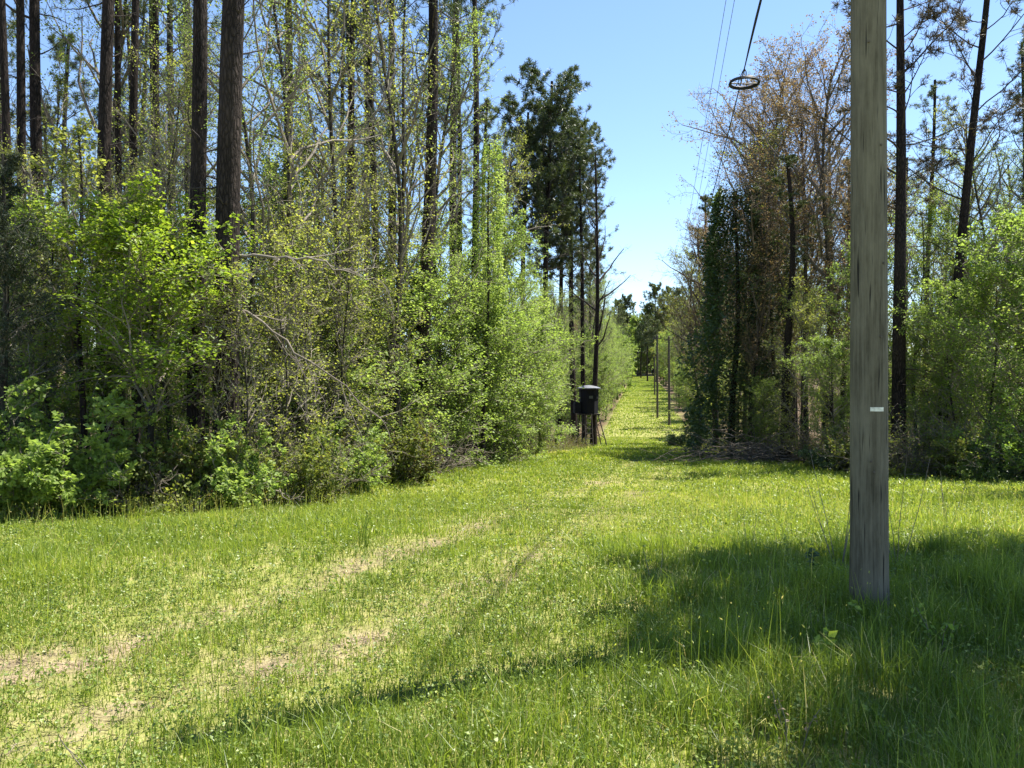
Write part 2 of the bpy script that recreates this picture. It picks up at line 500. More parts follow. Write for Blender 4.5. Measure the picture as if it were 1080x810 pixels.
def decid(seed, H=9, r=.09, cb=.25, n1=22, L1=2.2, ang=60, n2=7, n3=5, nl=9, size=.075, leaf='spring', bark='grey_bark', twig='twig',
          lean=0, top=.5, jit=.05, up=.05, ratio=.4, wob=.02, plane=.6, upb=.8, shape='cone'):
    rng = np.random.default_rng(seed)
    T = trunk_curve(rng, H, lean, wob)
    p, d, _, t = spawn(rng, T, n1, cb, .98, ang, np.array([1.0]), 1, 0, up * 3)
    prof = np.sin(np.clip((t - cb) / (1 - cb), 0, 1) * np.pi * .75 + .65) * (1 - top) + top * (1 - .75 * (t - cb) / (1 - cb))
    if shape == 'round':
        q = np.clip((t - cb) / (1 - cb), 0, 1)
        prof = np.sin(np.pi * (q * .74 + .18)) ** .8
    L = L1 * np.clip(prof, .18, 1) * rng.uniform(.65, 1.25, len(t))
    B1 = grow(rng, p, d, L, 6, .16, up)
    B = Bag()
    rr = np.clip(r * .42 * (L / L1) ** .8, .006, 1)
    B.add(*tubes(B1, rr, rr * .25, 5))
    p, d, L2, _ = spawn(rng, B1, n2, .18, 1, 48, L, .5, .45, up, plane)
    B2 = grow(rng, p, d, L2, 4, .22, up)
    B.add(*tubes(B2, np.full(len(L2), .0075), np.full(len(L2), .0035), 3))
    p, d, L3, _ = spawn(rng, B2, n3, .15, 1, 50, L2, .5, .4, 0, plane)
    B3 = grow(rng, p, d, np.maximum(L3, .12), 2, .25, 0)
    B.add(*tubes(B3, np.full(len(L3), .004), np.full(len(L3), .0022), 3))
    if nl:
        pos, dirs = along(rng, B3, nl, .1, 1, jit)
        V, Q = leaves(rng, pos, size, ratio, upb, -.15, dirs)
        B.add(V, Q, clump_v(rng, pos), 1)
    return {'trunk': trunk_mesh('trunk', T, r, M[bark]), 'crown': B.mesh('crown', [M[twig], M[leaf]])}


def needles(rng, pos, dirs, k, ln, w):
    n = len(pos)
    D = norm(np.repeat(dirs, k, 0) * .55 + rdir(rng, n * k)); P = np.repeat(pos, k, 0)
    L = ln * rng.uniform(.7, 1.15, (n * k, 1)); Sd = norm(np.cross(D, rdir(rng, n * k))) * w
    V = np.stack([P - Sd * .5, P + Sd * .5, P + D * L + Sd * .35, P + D * L - Sd * .35], 1).reshape(-1, 3)
    return V, np.arange(4 * n * k).reshape(-1, 4), P


def pine(seed, H=22, r=.22, cb=.55, n1=34, L1=3.0, n2=7, tuft=3, k=15, ln=.17, w=.014, leaf='needle', lean=0, stubs=12, flat=.55, wob=.008, dome=False):
    rng = np.random.default_rng(seed)
    T = trunk_curve(rng, H, lean, wob, 16)
    p, d, _, t = spawn(rng, T, n1, cb, .985, 72, np.array([1.0]), 1, 0, .1)
    q = (t - cb) / (1 - cb)
    L = L1 * (np.sqrt(np.clip(1.04 - q * q, .02, 1)) * (.55 + .45 * q ** .5) if dome else (1 - .8 * q ** 1.6)) * rng.uniform(.55, 1.15, len(t))
    B1 = grow(rng, p, d, L, 6, .13, .05)
    B = Bag(); rr = np.clip(.012 + .02 * L / L1 * (r / .2), .01, .06)
    B.add(*tubes(B1, rr, rr * .3, 5))
    if stubs:
        p, d, Ls, _ = spawn(rng, T, stubs, max(.12, cb - .38), cb, 76, np.array([1.0]), 1, 0, -.05)
        Ls = rng.uniform(.3, 2.0, len(Ls)); Bs = grow(rng, p, d, Ls, 5, .12, .03)
        B.add(*tubes(Bs, np.full(len(Ls), .02), np.full(len(Ls), .006), 4))
        p, d, L2, _ = spawn(rng, Bs, 3, .3, 1, 50, Ls, .4); Bt = grow(rng, p, d, L2, 3, .2)
        B.add(*tubes(Bt, np.full(len(L2), .007), np.full(len(L2), .003), 3))
    p, d, L2, _ = spawn(rng, B1, n2, .3, 1, 50, L, .42, .35, .1, flat)
    B2 = grow(rng, p, d, L2, 4, .2, .08)
    B.add(*tubes(B2, np.full(len(L2), .011), np.full(len(L2), .005), 3))
    pos, dirs = along(rng, B2, tuft, .55, 1.0, .05)
    tip = B2[:, -1]; pos = np.concatenate([pos, tip]); dirs = np.concatenate([dirs, norm(B2[:, -1] - B2[:, -2])]) + np.array([0, 0, .35])
    V, Q, PP = needles(rng, pos, dirs, k, ln, w)
    B.add(V, Q, clump_v(rng, PP, .8, .6), 1)
    return {'trunk': trunk_mesh('trunk', T, r, M['pine_bark'], 14, 1.25, .35), 'crown': B.mesh('crown', [M['pine_twig'], M[leaf]])}


def cedar(seed, H=6, Rr=1.6):
    rng = np.random.default_rng(seed)
    T = trunk_curve(rng, H, 0, .01)
    p, d, _, t = spawn(rng, T, 70, .06, .98, 62, np.array([1.0]), 1, 0, .15)
    L = Rr * (1.05 - .85 * t) * rng.uniform(.7, 1.1, len(t)); B1 = grow(rng, p, d, L, 5, .12, .05)
    B = Bag(); B.add(*tubes(B1, np.full(len(L), .012), np.full(len(L), .004), 4))
    p, d, L2, _ = spawn(rng, B1, 9, .2, 1, 45, L, .4, .3, -.1); B2 = grow(rng, p, d, L2, 3, .15, -.04)
    B.add(*tubes(B2, np.full(len(L2), .004), np.full(len(L2), .002), 3))
    pos, dirs = along(rng, B2, 7, .1, 1, .03)
    V, Q, PP = needles(rng, pos, dirs + np.array([0, 0, -.3]), 6, .075, .011)
    B.add(V, Q, clump_v(rng, PP, 1.5, .6), 1)
    return {'trunk': trunk_mesh('trunk', T, .08, M['grey_bark']), 'crown': B.mesh('crown', [M['twig'], M['cedar']])}


def column(seed, H, rad, n, size, leaf, r=.16, bark='pine_bark', lo=.02, hi=1.0, crown=False, wob=.01, lean=0):
    """a trunk wrapped in climbing leaves"""
    rng = np.random.default_rng(seed)
    T = trunk_curve(rng, H, lean, wob)
    t = rng.uniform(lo, hi, n); s = t * 14 * .999; i = s.astype(int); f = (s - i)[:, None]
    c = T[0][i] + (T[0][i + 1] - T[0][i]) * f
    a = rng.uniform(0, 2 * np.pi, n)
    lump = .2 + 2.0 * fbm(np.cos(a) * 1.3 + 7, t * H * .8 + np.sin(a) * 1.3, seed) ** 1.7
    rr = rad * lump * (1 - .6 * t ** 2.5) * rng.uniform(.55, 1.05, n) ** .6 + r
    pos = c + np.stack([np.cos(a) * rr, np.sin(a) * rr, rng.normal(size=n) * .1], -1)
    V, Q = leaves(rng, pos, size, .45, .5, -.35, np.stack([np.cos(a), np.sin(a), a * 0], -1))
    vv = clump_v(rng, pos, 1.0, .7)
    nb = max(10, int(H * 6)); tb = rng.uniform(lo, hi, nb); ib = (tb * 13.99).astype(int)
    ab = rng.uniform(0, 6.28, nb)
    B1 = grow(rng, T[0][ib], np.stack([np.cos(ab), np.sin(ab), np.full(nb, .5)], -1), rng.uniform(.4, 1.0, nb) * rad * 1.1 + r, 4, .2)
    B = Bag(); B.add(*tubes(B1, np.full(nb, .012), np.full(nb, .004), 3))
    B.add(V, Q, vv, 1)
    return {'trunk': trunk_mesh('trunk', T, r, M[bark]), 'ivy': B.mesh('ivy', [M['twig'], M[leaf]])}


def bush(seed, H=1.4, Rr=.9, stems=16, n2=8, nl=14, size=.06, leaf='spring', twig='twig', up=.1, n3=4, spread=.6, ratio=.42, trunk=True):
    rng = np.random.default_rng(seed)
    a = rng.uniform(0, 6.28, stems); rr = rng.uniform(0, .25, stems) * Rr
    st = np.stack([np.cos(a) * rr, np.sin(a) * rr, np.full(stems, -.05)], -1)
    d = np.stack([np.cos(a) * spread * Rr / H * 1.3, np.sin(a) * spread * Rr / H * 1.3, np.ones(stems)], -1) + rng.normal(size=(stems, 3)) * .22
    L = H * rng.uniform(.55, 1.12, stems)
    B1 = grow(rng, st, d, L, 7, .14, -.02)
    S0 = Bag(); S0.add(*tubes(B1, np.full(stems, .011), np.full(stems, .004), 4))
    B = S0
    p, d, L2, _ = spawn(rng, B1, n2, .15, 1, 55, L, .38, .3, up); B2 = grow(rng, p, d, L2, 4, .22, 0)
    B.add(*tubes(B2, np.full(len(L2), .005), np.full(len(L2), .0025), 3))
    p, d, L3, _ = spawn(rng, B2, n3, .1, 1, 55, L2, .5, .3); B3 = grow(rng, p, d, np.maximum(L3, .06), 2, .3, 0)
    B.add(*tubes(B3, np.full(len(L3), .003), np.full(len(L3), .0018), 3))
    out = {'stems': B.mesh('stems', M[twig])}
    if nl:
        pos, dirs = along(rng, B3, nl, .1, 1, .03)
        V, Q = leaves(rng, pos, size, ratio, .8, -.1, dirs)
        C = Bag(); C.add(V, Q, clump_v(rng, pos, 2.2)); out['leaves'] = C.mesh('leaves', M[leaf])
    return out


def place(kit, name, label, cat, x, y, rz=0, s=1.0, group=None, lean=(0, 0), sz=None, dz=0):
    z = float(ground_z(x, y)) + dz
    r = empty(name, (x, y, z), label, cat, group, (lean[0], lean[1], rz), (s, s, sz or s))
    for pn, me in kit.items():
        link(pn, me, r)
    return r


def at(px, Y): return (px - 540.0) / F * Y, Y


#@@VEG
# ------------------------------------------------------------------ kits
K = {}
K['pineA'] = pine(1, 24, .21, .52, 34, 3.2)
K['pineB'] = pine(2, 22, .20, .50, 30, 2.8, leaf='needle')
K['pineC'] = pine(3, 19, .19, .42, 36, 2.7, n2=9, tuft=4)
K['pineLow'] = pine(4, 14, .16, .25, 46, 2.6, leaf='needle', stubs=6)
K['farA'] = decid(81, 12, .14, .12, 34, 3.4, 55, 7, 4, 7, .24, 'olive', shape='round')
K['farB'] = decid(82, 11, .14, .05, 34, 3.2, 60, 7, 4, 7, .24, 'spring', shape='round')
K['farPine'] = pine(83, 17, .2, .5, 40, 3.6, n2=8, tuft=3, k=9, ln=.35, w=.06, dome=True)
K['pineRound'] = pine(5, 19, .2, .50, 54, 4.4, n2=10, tuft=5, k=15, ln=.2, w=.022, stubs=10, dome=True)
K['gumS'] = decid(29, 14, .10, .2, 38, 3.2, 46, 8, 6, 3, .065, 'olive', shape='round', twig='twig')
K['gumA'] = decid(11, 13, .11, .25, 34, 3.3, 50, 9, 6, 5, .052, 'spring', shape='round', jit=.035)
K['gumB'] = decid(12, 11, .09, .2, 36, 2.9, 52, 9, 6, 4, .062, 'olive', shape='round')
K['gumC'] = decid(13, 9, .07, .05, 44, 2.6, 58, 9, 6, 8, .064, 'spring', shape='round')
K['gumD'] = decid(14, 15, .13, .28, 38, 3.6, 46, 9, 6, 3, .06, 'olive', shape='round')
K['youngA'] = decid(15, 6, .045, .03, 44, 2.1, 66, 9, 6, 8, .068, 'spring', plane=.4, upb=1.3, shape='round')
K['youngB'] = decid(16, 5, .04, .04, 40, 1.8, 66, 9, 6, 7, .06, 'fresh', plane=.4, upb=1.3, shape='round')
K['youngC'] = decid(17, 7, .05, .06, 40, 2.2, 60, 9, 6, 4, .06, 'olive', shape='round')
K['youngD'] = decid(27, 4, .03, .02, 38, 1.9, 74, 9, 6, 8, .068, 'spring', plane=.3, upb=1.6, shape='round')
K['sprig'] = decid(26, 5.5, .03, .1, 30, 1.3, 50, 7, 5, 2, .06, 'olive', shape='round')
K['bareA'] = decid(18, 13, .11, .25, 36, 3.8, 40, 10, 8, 5, .06, 'bud', twig='redtwig', lean=.02, up=.09, shape='round')
K['bareB'] = decid(19, 12, .10, .22, 36, 3.6, 42, 10, 8, 4, .06, 'bud', twig='redtwig', up=.09, shape='round')
K['bareC'] = decid(20, 10, .09, .3, 28, 3.4, 50, 9, 7, 0, twig='twig', up=.08, shape='round')
K['shade'] = decid(28, 11, .12, .6, 34, 3.0, 62, 10, 6, 9, .15, 'fresh', shape='round', upb=1.5)
K['ivyTree'] = column(21, 12.5, 1.55, 24000, .13, 'ivy')
K['vineA'] = column(22, 13, .38, 5000, .075, 'spring', r=.19)
K['vineB'] = column(23, 12, .8, 9000, .075, 'spring', r=.08, lo=.25)
K['cedar'] = cedar(24)
K['bushA'] = bush(31)
K['bushB'] = bush(32, 1.2, 1.0, leaf='bramble')
K['bushC'] = bush(33, 1.8, 1.1, 18, leaf='fresh', size=.06)
K['bushE'] = bush(37, 1.6, 1.0, 20, 9, 16, .075, 'spring')
K['brushA'] = bush(34, 1.7, 1.3, 26, 9, 2, .05, 'bramble', 'dead')
K['brushB'] = bush(35, 1.3, 1.4, 26, 9, 0, twig='redtwig')
K['bushD'] = bush(36, 1.0, 1.2, 20, 8, 12, .055, 'ivy')

PH = lambda i: (i * 2.399) % 6.283
rg = np.random.default_rng(77)

# ---- left wood: pines and big trunks one can tell apart  (px, Y, radius scale, height scale)
LP = [
    (8, 16.0, .47, 'slim dark pine trunk, the leftmost one behind the cedar'),
    (26, 17.0, .6, 'dark pine trunk second from the left, rising behind the cedar'),
    (41, 21.0, .28, 'very thin bare pine stem between two thicker trunks at far left'),
    (53, 17.5, .78, 'dark pine trunk third from the left with blue sky on its right side'),
    (112, 15.0, .7, 'dark pine trunk above the bright leafy small tree, pale strip down its right edge'),
    (127, 18.5, .5, 'pine trunk close behind the one with the pale edge'),
    (146, 17.5, .55, 'thin pine in the tight cluster, left one of its three stems'),
    (158, 19.0, .55, 'thin pine in the tight cluster, middle one of its three stems'),
    (166, 21.0, .45, 'thin pine in the tight cluster, right one of its three stems'),
    (207, 13.2, .78, 'smooth straight black pine trunk just left of the thickest trunk'),
    (393, 23.0, .65, 'dark pine trunk with leafy shoots between the vine clad trunk and the thin crooked stem'),
    (489, 28.0, .62, 'tall pine, left of the pair at the sky edge of the left wood'),
    (499, 25.5, .7, 'tall pine, right of the pair at the sky edge of the left wood'),
]
for i, (px, Y, s, lab) in enumerate(LP):
    k = ['pineA', 'pineB'][i % 2]
    x, y = at(px, Y)
    place(K[k], 'pine_tree', lab, 'pine tree', x, y, PH(i), s, 'pines of the left wood', sz=.92 + .05 * s)
x, y = at(238, 12.6)
kb = pine(51, 24, .22, .5, 30, 3.2, leaf='needle', lean=-.004)
place(kb, 'pine_tree', 'thickest dark pine trunk of the left wood, beside the smooth black one', 'pine tree', x, y, 1.0, 1, 'pines of the left wood')
x, y = at(317, 17)
place(K['vineA'], 'vine_clad_tree', 'tall trunk wrapped in small yellow green vine leaves', 'tree', x, y, 0, 1)
x, y = at(444, 21)
place(kb, 'pine_tree', 'thick shaggy pine trunk in the middle of the left wood, beside a thin crooked stem', 'pine tree', x, y, 2.0, .95, 'pines of the left wood')
x, y = at(422, 19.5)
crook = decid(52, 13, .085, .5, 14, 1.6, 45, 6, 4, 2, .06, 'olive', wob=.012)
place(crook, 'thin_tree', 'thin dark crooked tree stem standing clear before the thick shaggy pine', 'tree', x, y, 0, 1)
x, y = at(372, 24)
place(crook, 'thin_tree', 'slender dark stem leaning right, left of the thin crooked tree', 'tree', x, y, 2, .8, lean=(0, .06))
x, y = at(510, 24)
place(K['vineB'], 'vine_clad_tree', 'slender trunk hung with bright yellow green climbing leaves', 'tree', x, y, 0, .85)

# pine group standing free against the sky left of the lane
for px, Y, k, s, lab in [(552, 50, 'pineRound', 1.14, 'leftmost pine of the free standing group left of the lane'),
                         (577, 48, 'pineRound', 1.2, 'tallest pine of the free standing group, round dark crown against blue sky'),
                         (606, 52, 'pineRound', 1.15, 'pine just right of the tallest one in the free standing group'),
                         (617, 50, 'pineB', .90, 'thin pine in the free standing group, beside the half bare tree'),
                         (590, 55, 'pineRound', 1.1, 'hindmost pine of the free standing group left of the lane')]:
    x, y = at(px, Y)
    place(K[k], 'pine_tree', lab, 'pine tree', x, y, px, s, 'free standing pine group left of the lane')
x, y = at(626, 46)
hb = decid(53, 19, .2, .35, 26, 3.2, 52, 8, 6, 0, bark='pine_bark', twig='pine_twig', up=.07, wob=.006)
place(hb, 'bare_tree', 'half bare tall tree with upswept twigs, right edge of the free standing pine group', 'tree', x, y, .5, .93)

# small bright tree, cedar and front shrubs of the left wood
x, y = at(160, 12.0)
dog = decid(54, 4.6, .06, .3, 36, 2.3, 68, 10, 6, 8, .07, 'bright', lean=.01, plane=.3, upb=1.8)
place(dog, 'small_leafy_tree', 'small tree with a broad bright green crown in front of the pine trunks', 'tree', x, y, 0, 1)
x, y = at(12, 11.6)
place(K['cedar'], 'cedar_tree', 'feathery grey green cedar at the left end of the wood edge', 'cedar', x, y, 0, .92)
for px, Y, k, s, lab in [(48, 10.6, 'bushE', 1.05, 'bright leafy bush at the foot of the grey green cedar'),
                         (-30, 10.9, 'bushA', 1.1, 'leafy bush at the far left, half out of the picture'),
                         (105, 11.5, 'bushB', 1.0, 'mixed green bramble bush right of the bright bush by the cedar'),
                         (205, 12.2, 'bushB', 1.1, 'bramble bush under the two thickest trunks'),
                         (270, 12.9, 'brushA', .8, 'tangle of dry brown stems at the wood edge below the fallen limb'),
                         (335, 14.0, 'brushA', .9, 'tall tangle of dry stems right of the one below the fallen limb'),
                         (410, 17.0, 'bushB', 1.2, 'low bramble bush where the wood edge turns back'),
                         (455, 20.0, 'brushB', 1.3, 'purple brown bare brush at the grass edge'),
                         (235, 11.9, 'bushE', .8, 'leafy bush hiding the foot of the thickest trunk'),
                         (300, 12.8, 'bushB', 1.0, 'bramble bush between the two dry tangles'),
                         (365, 15.0, 'bushE', .8, 'bright leafy bush right of the tall dry tangle'),
                         (150, 11.6, 'brushB', .9, 'bare twiggy brush under the small bright green tree')]:
    x, y = at(px, Y)
    place(K[k], 'bush' if 'bush' in k else 'brush', lab, 'bush', x, y, PH(px), s)

# bright young leafy trees that make the wall of spring green
YG = 'young leafy trees along the left wood edge'
for px, Y, k, s, lab in [(385, 19, 'youngC', .95, 'olive green young tree right of the dry tangles, before the thin crooked stem'),
                         (432, 22, 'youngA', 1.0, 'bright young tree at the foot of the thick shaggy pine'),
                         (470, 24, 'gumC', .85, 'tall yellow green young tree, first left of the hanging vine trunk'),
                         (505, 27, 'youngA', 1.15, 'yellow green young tree below the vine hung trunk'),
                         (528, 28, 'gumC', .95, 'pointed yellow green tree where the wood wall is brightest'),
                         (535, 31, 'youngA', 1.15, 'broad bright young tree reaching low over the grass'),
                         (560, 41, 'gumC', .85, 'yellow green tree below the free standing pines'),
                         (567, 32.5, 'youngB', .75, 'low fresh green young tree at the grass edge, left of the hunting blind'),
                         (568, 47, 'youngA', .95, 'young tree reaching towards the left side of the hunting blind'),
                         (626, 56, 'youngA', 1.0, 'young tree right behind the hunting blind'),
                         (600, 60, 'gumC', .9, 'leafy tree behind the hunting blind under the half bare tree'),
                         (355, 18.2, 'youngD', 1.1, 'wide low bright bush tree behind the tall dry tangle'),
                         (400, 20.0, 'youngD', 1.2, 'wide low bright bush tree under the thin crooked stem'),
                         (450, 22.0, 'youngD', 1.2, 'wide low bright bush tree before the thick shaggy pine'),
                         (490, 24.5, 'youngD', 1.2, 'wide low bright bush tree below the hanging vine trunk'),
                         (520, 26.5, 'youngD', 1.2, 'wide low bright bush tree halfway along the bright wood wall'),
                         (545, 29.0, 'youngD', 1.2, 'wide low bright bush tree where the branches reach over the grass'),
                         (550, 33.0, 'youngD', 1.1, 'wide low bright bush tree between the bright wood wall and the hunting blind'),
                         (558, 38.0, 'youngD', 1.1, 'wide low bright bush tree just left of the hunting blind'),
                         (345, 17.5, 'gumB', .7, 'thin olive tree behind the dry tangles'),
                         (280, 16.5, 'gumC', .75, 'olive tree between the thickest trunk and the vine clad trunk'),
                         (250, 15.0, 'youngC', .8, 'small olive tree behind the fallen limb'),
                         (222, 12.0, 'sprig', .62, 'thin sparse sapling standing in front of the smooth black trunk'),
                         (248, 12.0, 'sprig', .7, 'thin sparse sapling standing in front of the thickest trunk'),
                         (290, 13.2, 'sprig', .85, 'thin sparse sapling right of the thickest trunk'),
                         (330, 14.5, 'sprig', .95, 'thin sparse sapling before the vine clad trunk'),
                         (372, 16.0, 'sprig', 1.0, 'thin sparse sapling before the slender leaning stem'),
                         (90, 14.5, 'youngB', .8, 'green young tree behind the small bright tree, left of its stem'),
                         (190, 14.5, 'youngB', .75, 'green young tree behind the small bright tree, right of its stem'),
                         (20, 14.0, 'youngB', 1.05, 'green young tree behind the cedar')]:
    x, y = at(px, Y)
    place(K[k], 'young_tree', lab, 'tree', x, y, PH(px), s, YG)
for px, Y, s, lab in [(82, 13.0, 1, 'dark slender trunk behind the bright bush by the cedar'), (62, 13.8, .7, 'thin leaning stem left of the dark slender trunk'),
                      (146, 12.6, .8, 'dark forked stem carrying on behind the small bright tree')]:
    x, y = at(px, Y)
    place(decid(60 + px, 6.5, .06, .45, 16, 1.4, 50, 6, 4, 4, .07, 'olive', bark='pine_bark'), 'thin_tree', lab, 'tree', x, y, px, s, 'thin dark stems at the left wood edge')


for px, Y, s, lab in [(35, 14.6, .42, 'tall thin twiggy tree rising behind the cedar'), (90, 14.2, .40, 'tall thin twiggy tree left of the trunk with the pale edge'),
                      (135, 15.5, .42, 'tall thin twiggy tree before the tight pine cluster'), (182, 14.2, .5, 'tall thin twiggy tree left of the smooth black trunk'),
                      (262, 14.6, .68, 'tall thin twiggy tree just right of the thickest trunk'), (295, 15.6, .75, 'tall thin twiggy tree left of the vine clad trunk'),
                      (345, 16.6, .78, 'tall thin twiggy tree right of the vine clad trunk'), (402, 19.0, .85, 'tall thin twiggy tree left of the thin crooked stem'),
                      (462, 22.5, .9, 'tall thin twiggy tree right of the thick shaggy pine')]:
    x, y = at(px, Y)
    place(K['gumS' if px in (35, 90, 135, 182, 295, 345, 402) else 'gumA'], 'twiggy_tree', lab, 'tree', x, y, px * 1.3, s, 'thin twiggy trees of the left wood edge', sz=s * 1.1)


# ---- filler trees inside the woods
def beside(X, Y):
    px = 540 + X / Y * F
    for lim, t in [(90, 'behind the cedar and its neighbours'), (185, 'behind the small bright green tree'), (280, 'behind the two thickest trunks'), (360, 'behind the vine clad trunk'),
                   (410, 'left of the thin crooked stem'), (470, 'behind the thick shaggy pine'), (540, 'behind the hanging vine trunk'), (640, 'behind the free standing pines'),
                   (700, 'by the lane end'), (765, 'near the bare tree over the lane'), (820, 'behind the ivy covered trunk'), (895, 'between the ivy covered trunk and the utility pole'),
                   (975, 'behind the first leaning pine'), (1040, 'behind the second leaning pine'), (9999, 'towards the right picture edge')]:
        if px < lim: return t
    return 'inside the wood'


def filler(n, xr, yr, kinds, name, label, cat, group, test, seed, smin=.8, smax=1.2, gap=1.2, pts=[]):
    rng = np.random.default_rng(seed); c = 0; tries = 0
    while c < n and tries < n * 60:
        tries += 1
        Y = rng.uniform(*yr); X = rng.uniform(*xr(Y)) if callable(xr) else rng.uniform(*xr)
        if not test(X, Y): continue
        if any((X - a) ** 2 + (Y - b) ** 2 < gap * gap for a, b in pts): continue
        pts.append((X, Y)); k = kinds[int(rng.integers(len(kinds)))]
        lab = label
        if ' deep inside the ' in label: lab = label.split(' standing')[0] + (' far back ' if Y > 33 else ' part way in ') + beside(X, Y)
        elif 'distant tree closing' in label:
            px = 540 + X / Y * F
            lab = ('distant dark pine ' if k == 'farPine' else 'distant leafy tree ') + ('hidden behind the left lane trees' if px < 655 else 'closing the left side of the lane end' if px < 678 else
                  'closing the middle of the lane end' if px < 700 else 'closing the right side of the lane end' if px < 735 else 'hidden behind the right lane trees') + (', front row' if Y < 268 else ', back row')
        elif ' under the ' in label: lab = label.split(' under')[0] + (' deep in the shade ' if Y > 27 else ' ') + beside(X, Y)
        elif ' lining the ' in label: lab = label + (', nearer half' if Y < 90 else ', farther half')
        place(K[k], name, lab, cat, X, Y, rng.uniform(0, 6.28), rng.uniform(smin, smax), group)
        c += 1


viewL = lambda Y: (-.82 * Y - 1, float(left_edge(Y)) - .6)
viewR = lambda Y: (float(right_edge(Y)) + .8, .82 * Y + 3)
ok = lambda x, y: True
filler(24, viewL, (20, 48), ['pineA', 'pineB', 'pineC'], 'pine_tree', 'tall dark pine standing deep inside the left wood', 'pine tree', 'pines deep in the left wood', ok, 101, .75, 1.1)
filler(34, viewL, (16.5, 42), ['gumA', 'gumB', 'gumA', 'gumS', 'gumA', 'bareC', 'gumS', 'gumD'], 'leafy_tree', 'spring leafed tree standing deep inside the left wood', 'tree', 'leafy trees deep in the left wood', ok, 102, .6, 1.05)
filler(30, viewL, (15, 38), ['youngA', 'youngB', 'youngC', 'youngC'], 'understorey_tree', 'small leafy tree under the pines of the left wood', 'tree', 'understorey of the left wood', ok, 103, .5, .95, 1.0)

# ---- left side of the lane beyond the blind
stripL = lambda Y: (float(left_edge(Y)) - 7, float(left_edge(Y)) - .3)
stripR = lambda Y: (float(right_edge(Y)) + .5, float(right_edge(Y)) + 8)
filler(24, stripL, (110, 245), ['farB', 'farA', 'farB'], 'leafy_tree', 'small looking pale green tree near the far end of the lane, on its left', 'tree', 'trees near the far end of the lane on the left', ok, 114, .8, 1.15, 2.0)
filler(24, stripR, (120, 245), ['farB', 'farA', 'farB'], 'leafy_tree', 'small looking pale green tree near the far end of the lane, on its right', 'tree', 'trees near the far end of the lane on the right', ok, 116, .8, 1.15, 2.0)
filler(30, stripL, (52, 130), ['youngA', 'gumC', 'gumA', 'gumC'], 'leafy_tree', 'pale green tree lining the left side of the far lane', 'tree', 'trees lining the far lane on the left', ok, 104, .8, 1.25, 1.6)
filler(14, stripL, (60, 150), ['gumA', 'bareB', 'pineC'], 'tall_tree', 'tall tree lining the left side of the far lane', 'tree', 'tall trees lining the far lane on the left', ok, 105, .7, 1.0, 2.0)
# ---- right side
filler(30, stripR, (50, 150), ['youngA', 'gumC', 'youngB', 'gumB', 'gumA'], 'leafy_tree', 'green tree lining the right side of the far lane', 'tree', 'trees lining the far lane on the right', ok, 106, .8, 1.25, 1.6)
filler(26, stripR, (50, 150), ['gumA', 'gumD', 'pineC', 'pineC'], 'tall_tree', 'tall tree lining the right side of the far lane', 'tree', 'tall trees lining the far lane on the right', ok, 107, .7, 1.0, 2.0)
filler(18, viewR, (24, 50), ['pineB', 'pineC', 'pineA'], 'pine_tree', 'pine standing deep inside the right wood', 'pine tree', 'pines deep in the right wood', ok, 108, .55, .8)
filler(32, viewR, (24, 55), ['gumA', 'gumB', 'gumC', 'gumD', 'bareA', 'bareB'], 'leafy_tree', 'spring leafed tree standing deep inside the right wood', 'tree', 'leafy trees deep in the right wood', ok, 109, .7, 1.05)
filler(30, viewR, (21.5, 46), ['youngA', 'youngB', 'youngC', 'youngB'], 'understorey_tree', 'small leafy tree under the taller trees of the right wood', 'tree', 'understorey of the right wood', ok, 110, .7, 1.15, 1.0)
# ---- end of the lane
filler(100, (12, 95), (252, 300), ['farPine', 'farA', 'farA', 'farB', 'farB'], 'tree', 'distant tree closing the end of the lane', 'tree', 'distant trees at the end of the lane', ok, 111, 1.3, 1.9, 2.5)
for px, Y, s in [(683, 215, 1.05), (692, 205, .95), (676, 240, .95)]:
    x, y = at(px, Y)
    place(K['farPine'], 'pine_tree', {683: 'flat topped dark pine above the far end of the lane, middle of three', 692: 'dark pine right of the flat topped one at the far lane end',
          676: 'dark pine left of the flat topped one at the far lane end'}[px], 'pine tree', x, y, px, s, 'three dark pines above the far lane end')

# ---- right wood, trees one can tell apart
x, y = at(948, 22)
pr = pine(71, 17, .21, .40, 26, 3.2, n2=8, tuft=3, leaf='needle_brown', stubs=14, lean=.028)
place(pr, 'pine_tree', 'dark leaning pine with bare lower limbs just right of the utility pole', 'pine tree', x, y, 0, 1, 'two leaning pines of the right wood')
x, y = at(988, 23.5)
pr2 = pine(72, 18, .17, .45, 24, 3.4, n2=8, tuft=3, leaf='needle_brown', stubs=10, lean=.055, wob=.012)
place(pr2, 'pine_tree', 'thinner pine leaning to the right, further from the utility pole', 'pine tree', x, y, 0, 1, 'two leaning pines of the right wood')
x, y = at(772, 30.5)
place(K['ivyTree'], 'ivy_clad_tree', 'dark green ivy covered trunk on the right side of the lane', 'tree', x, y, 0, .95, sz=.86)
x, y = at(756, 40)
place(decid(84, 10.5, .17, .3, 26, 4.2, 55, 9, 8, 1, .04, 'bud', twig='redtwig', shape='round', up=.06), 'bare_tree', 'bare tree spreading brown twigs over the lane left of the ivy covered trunk', 'tree', x, y, 2.6, 1.0, lean=(0, -.06))
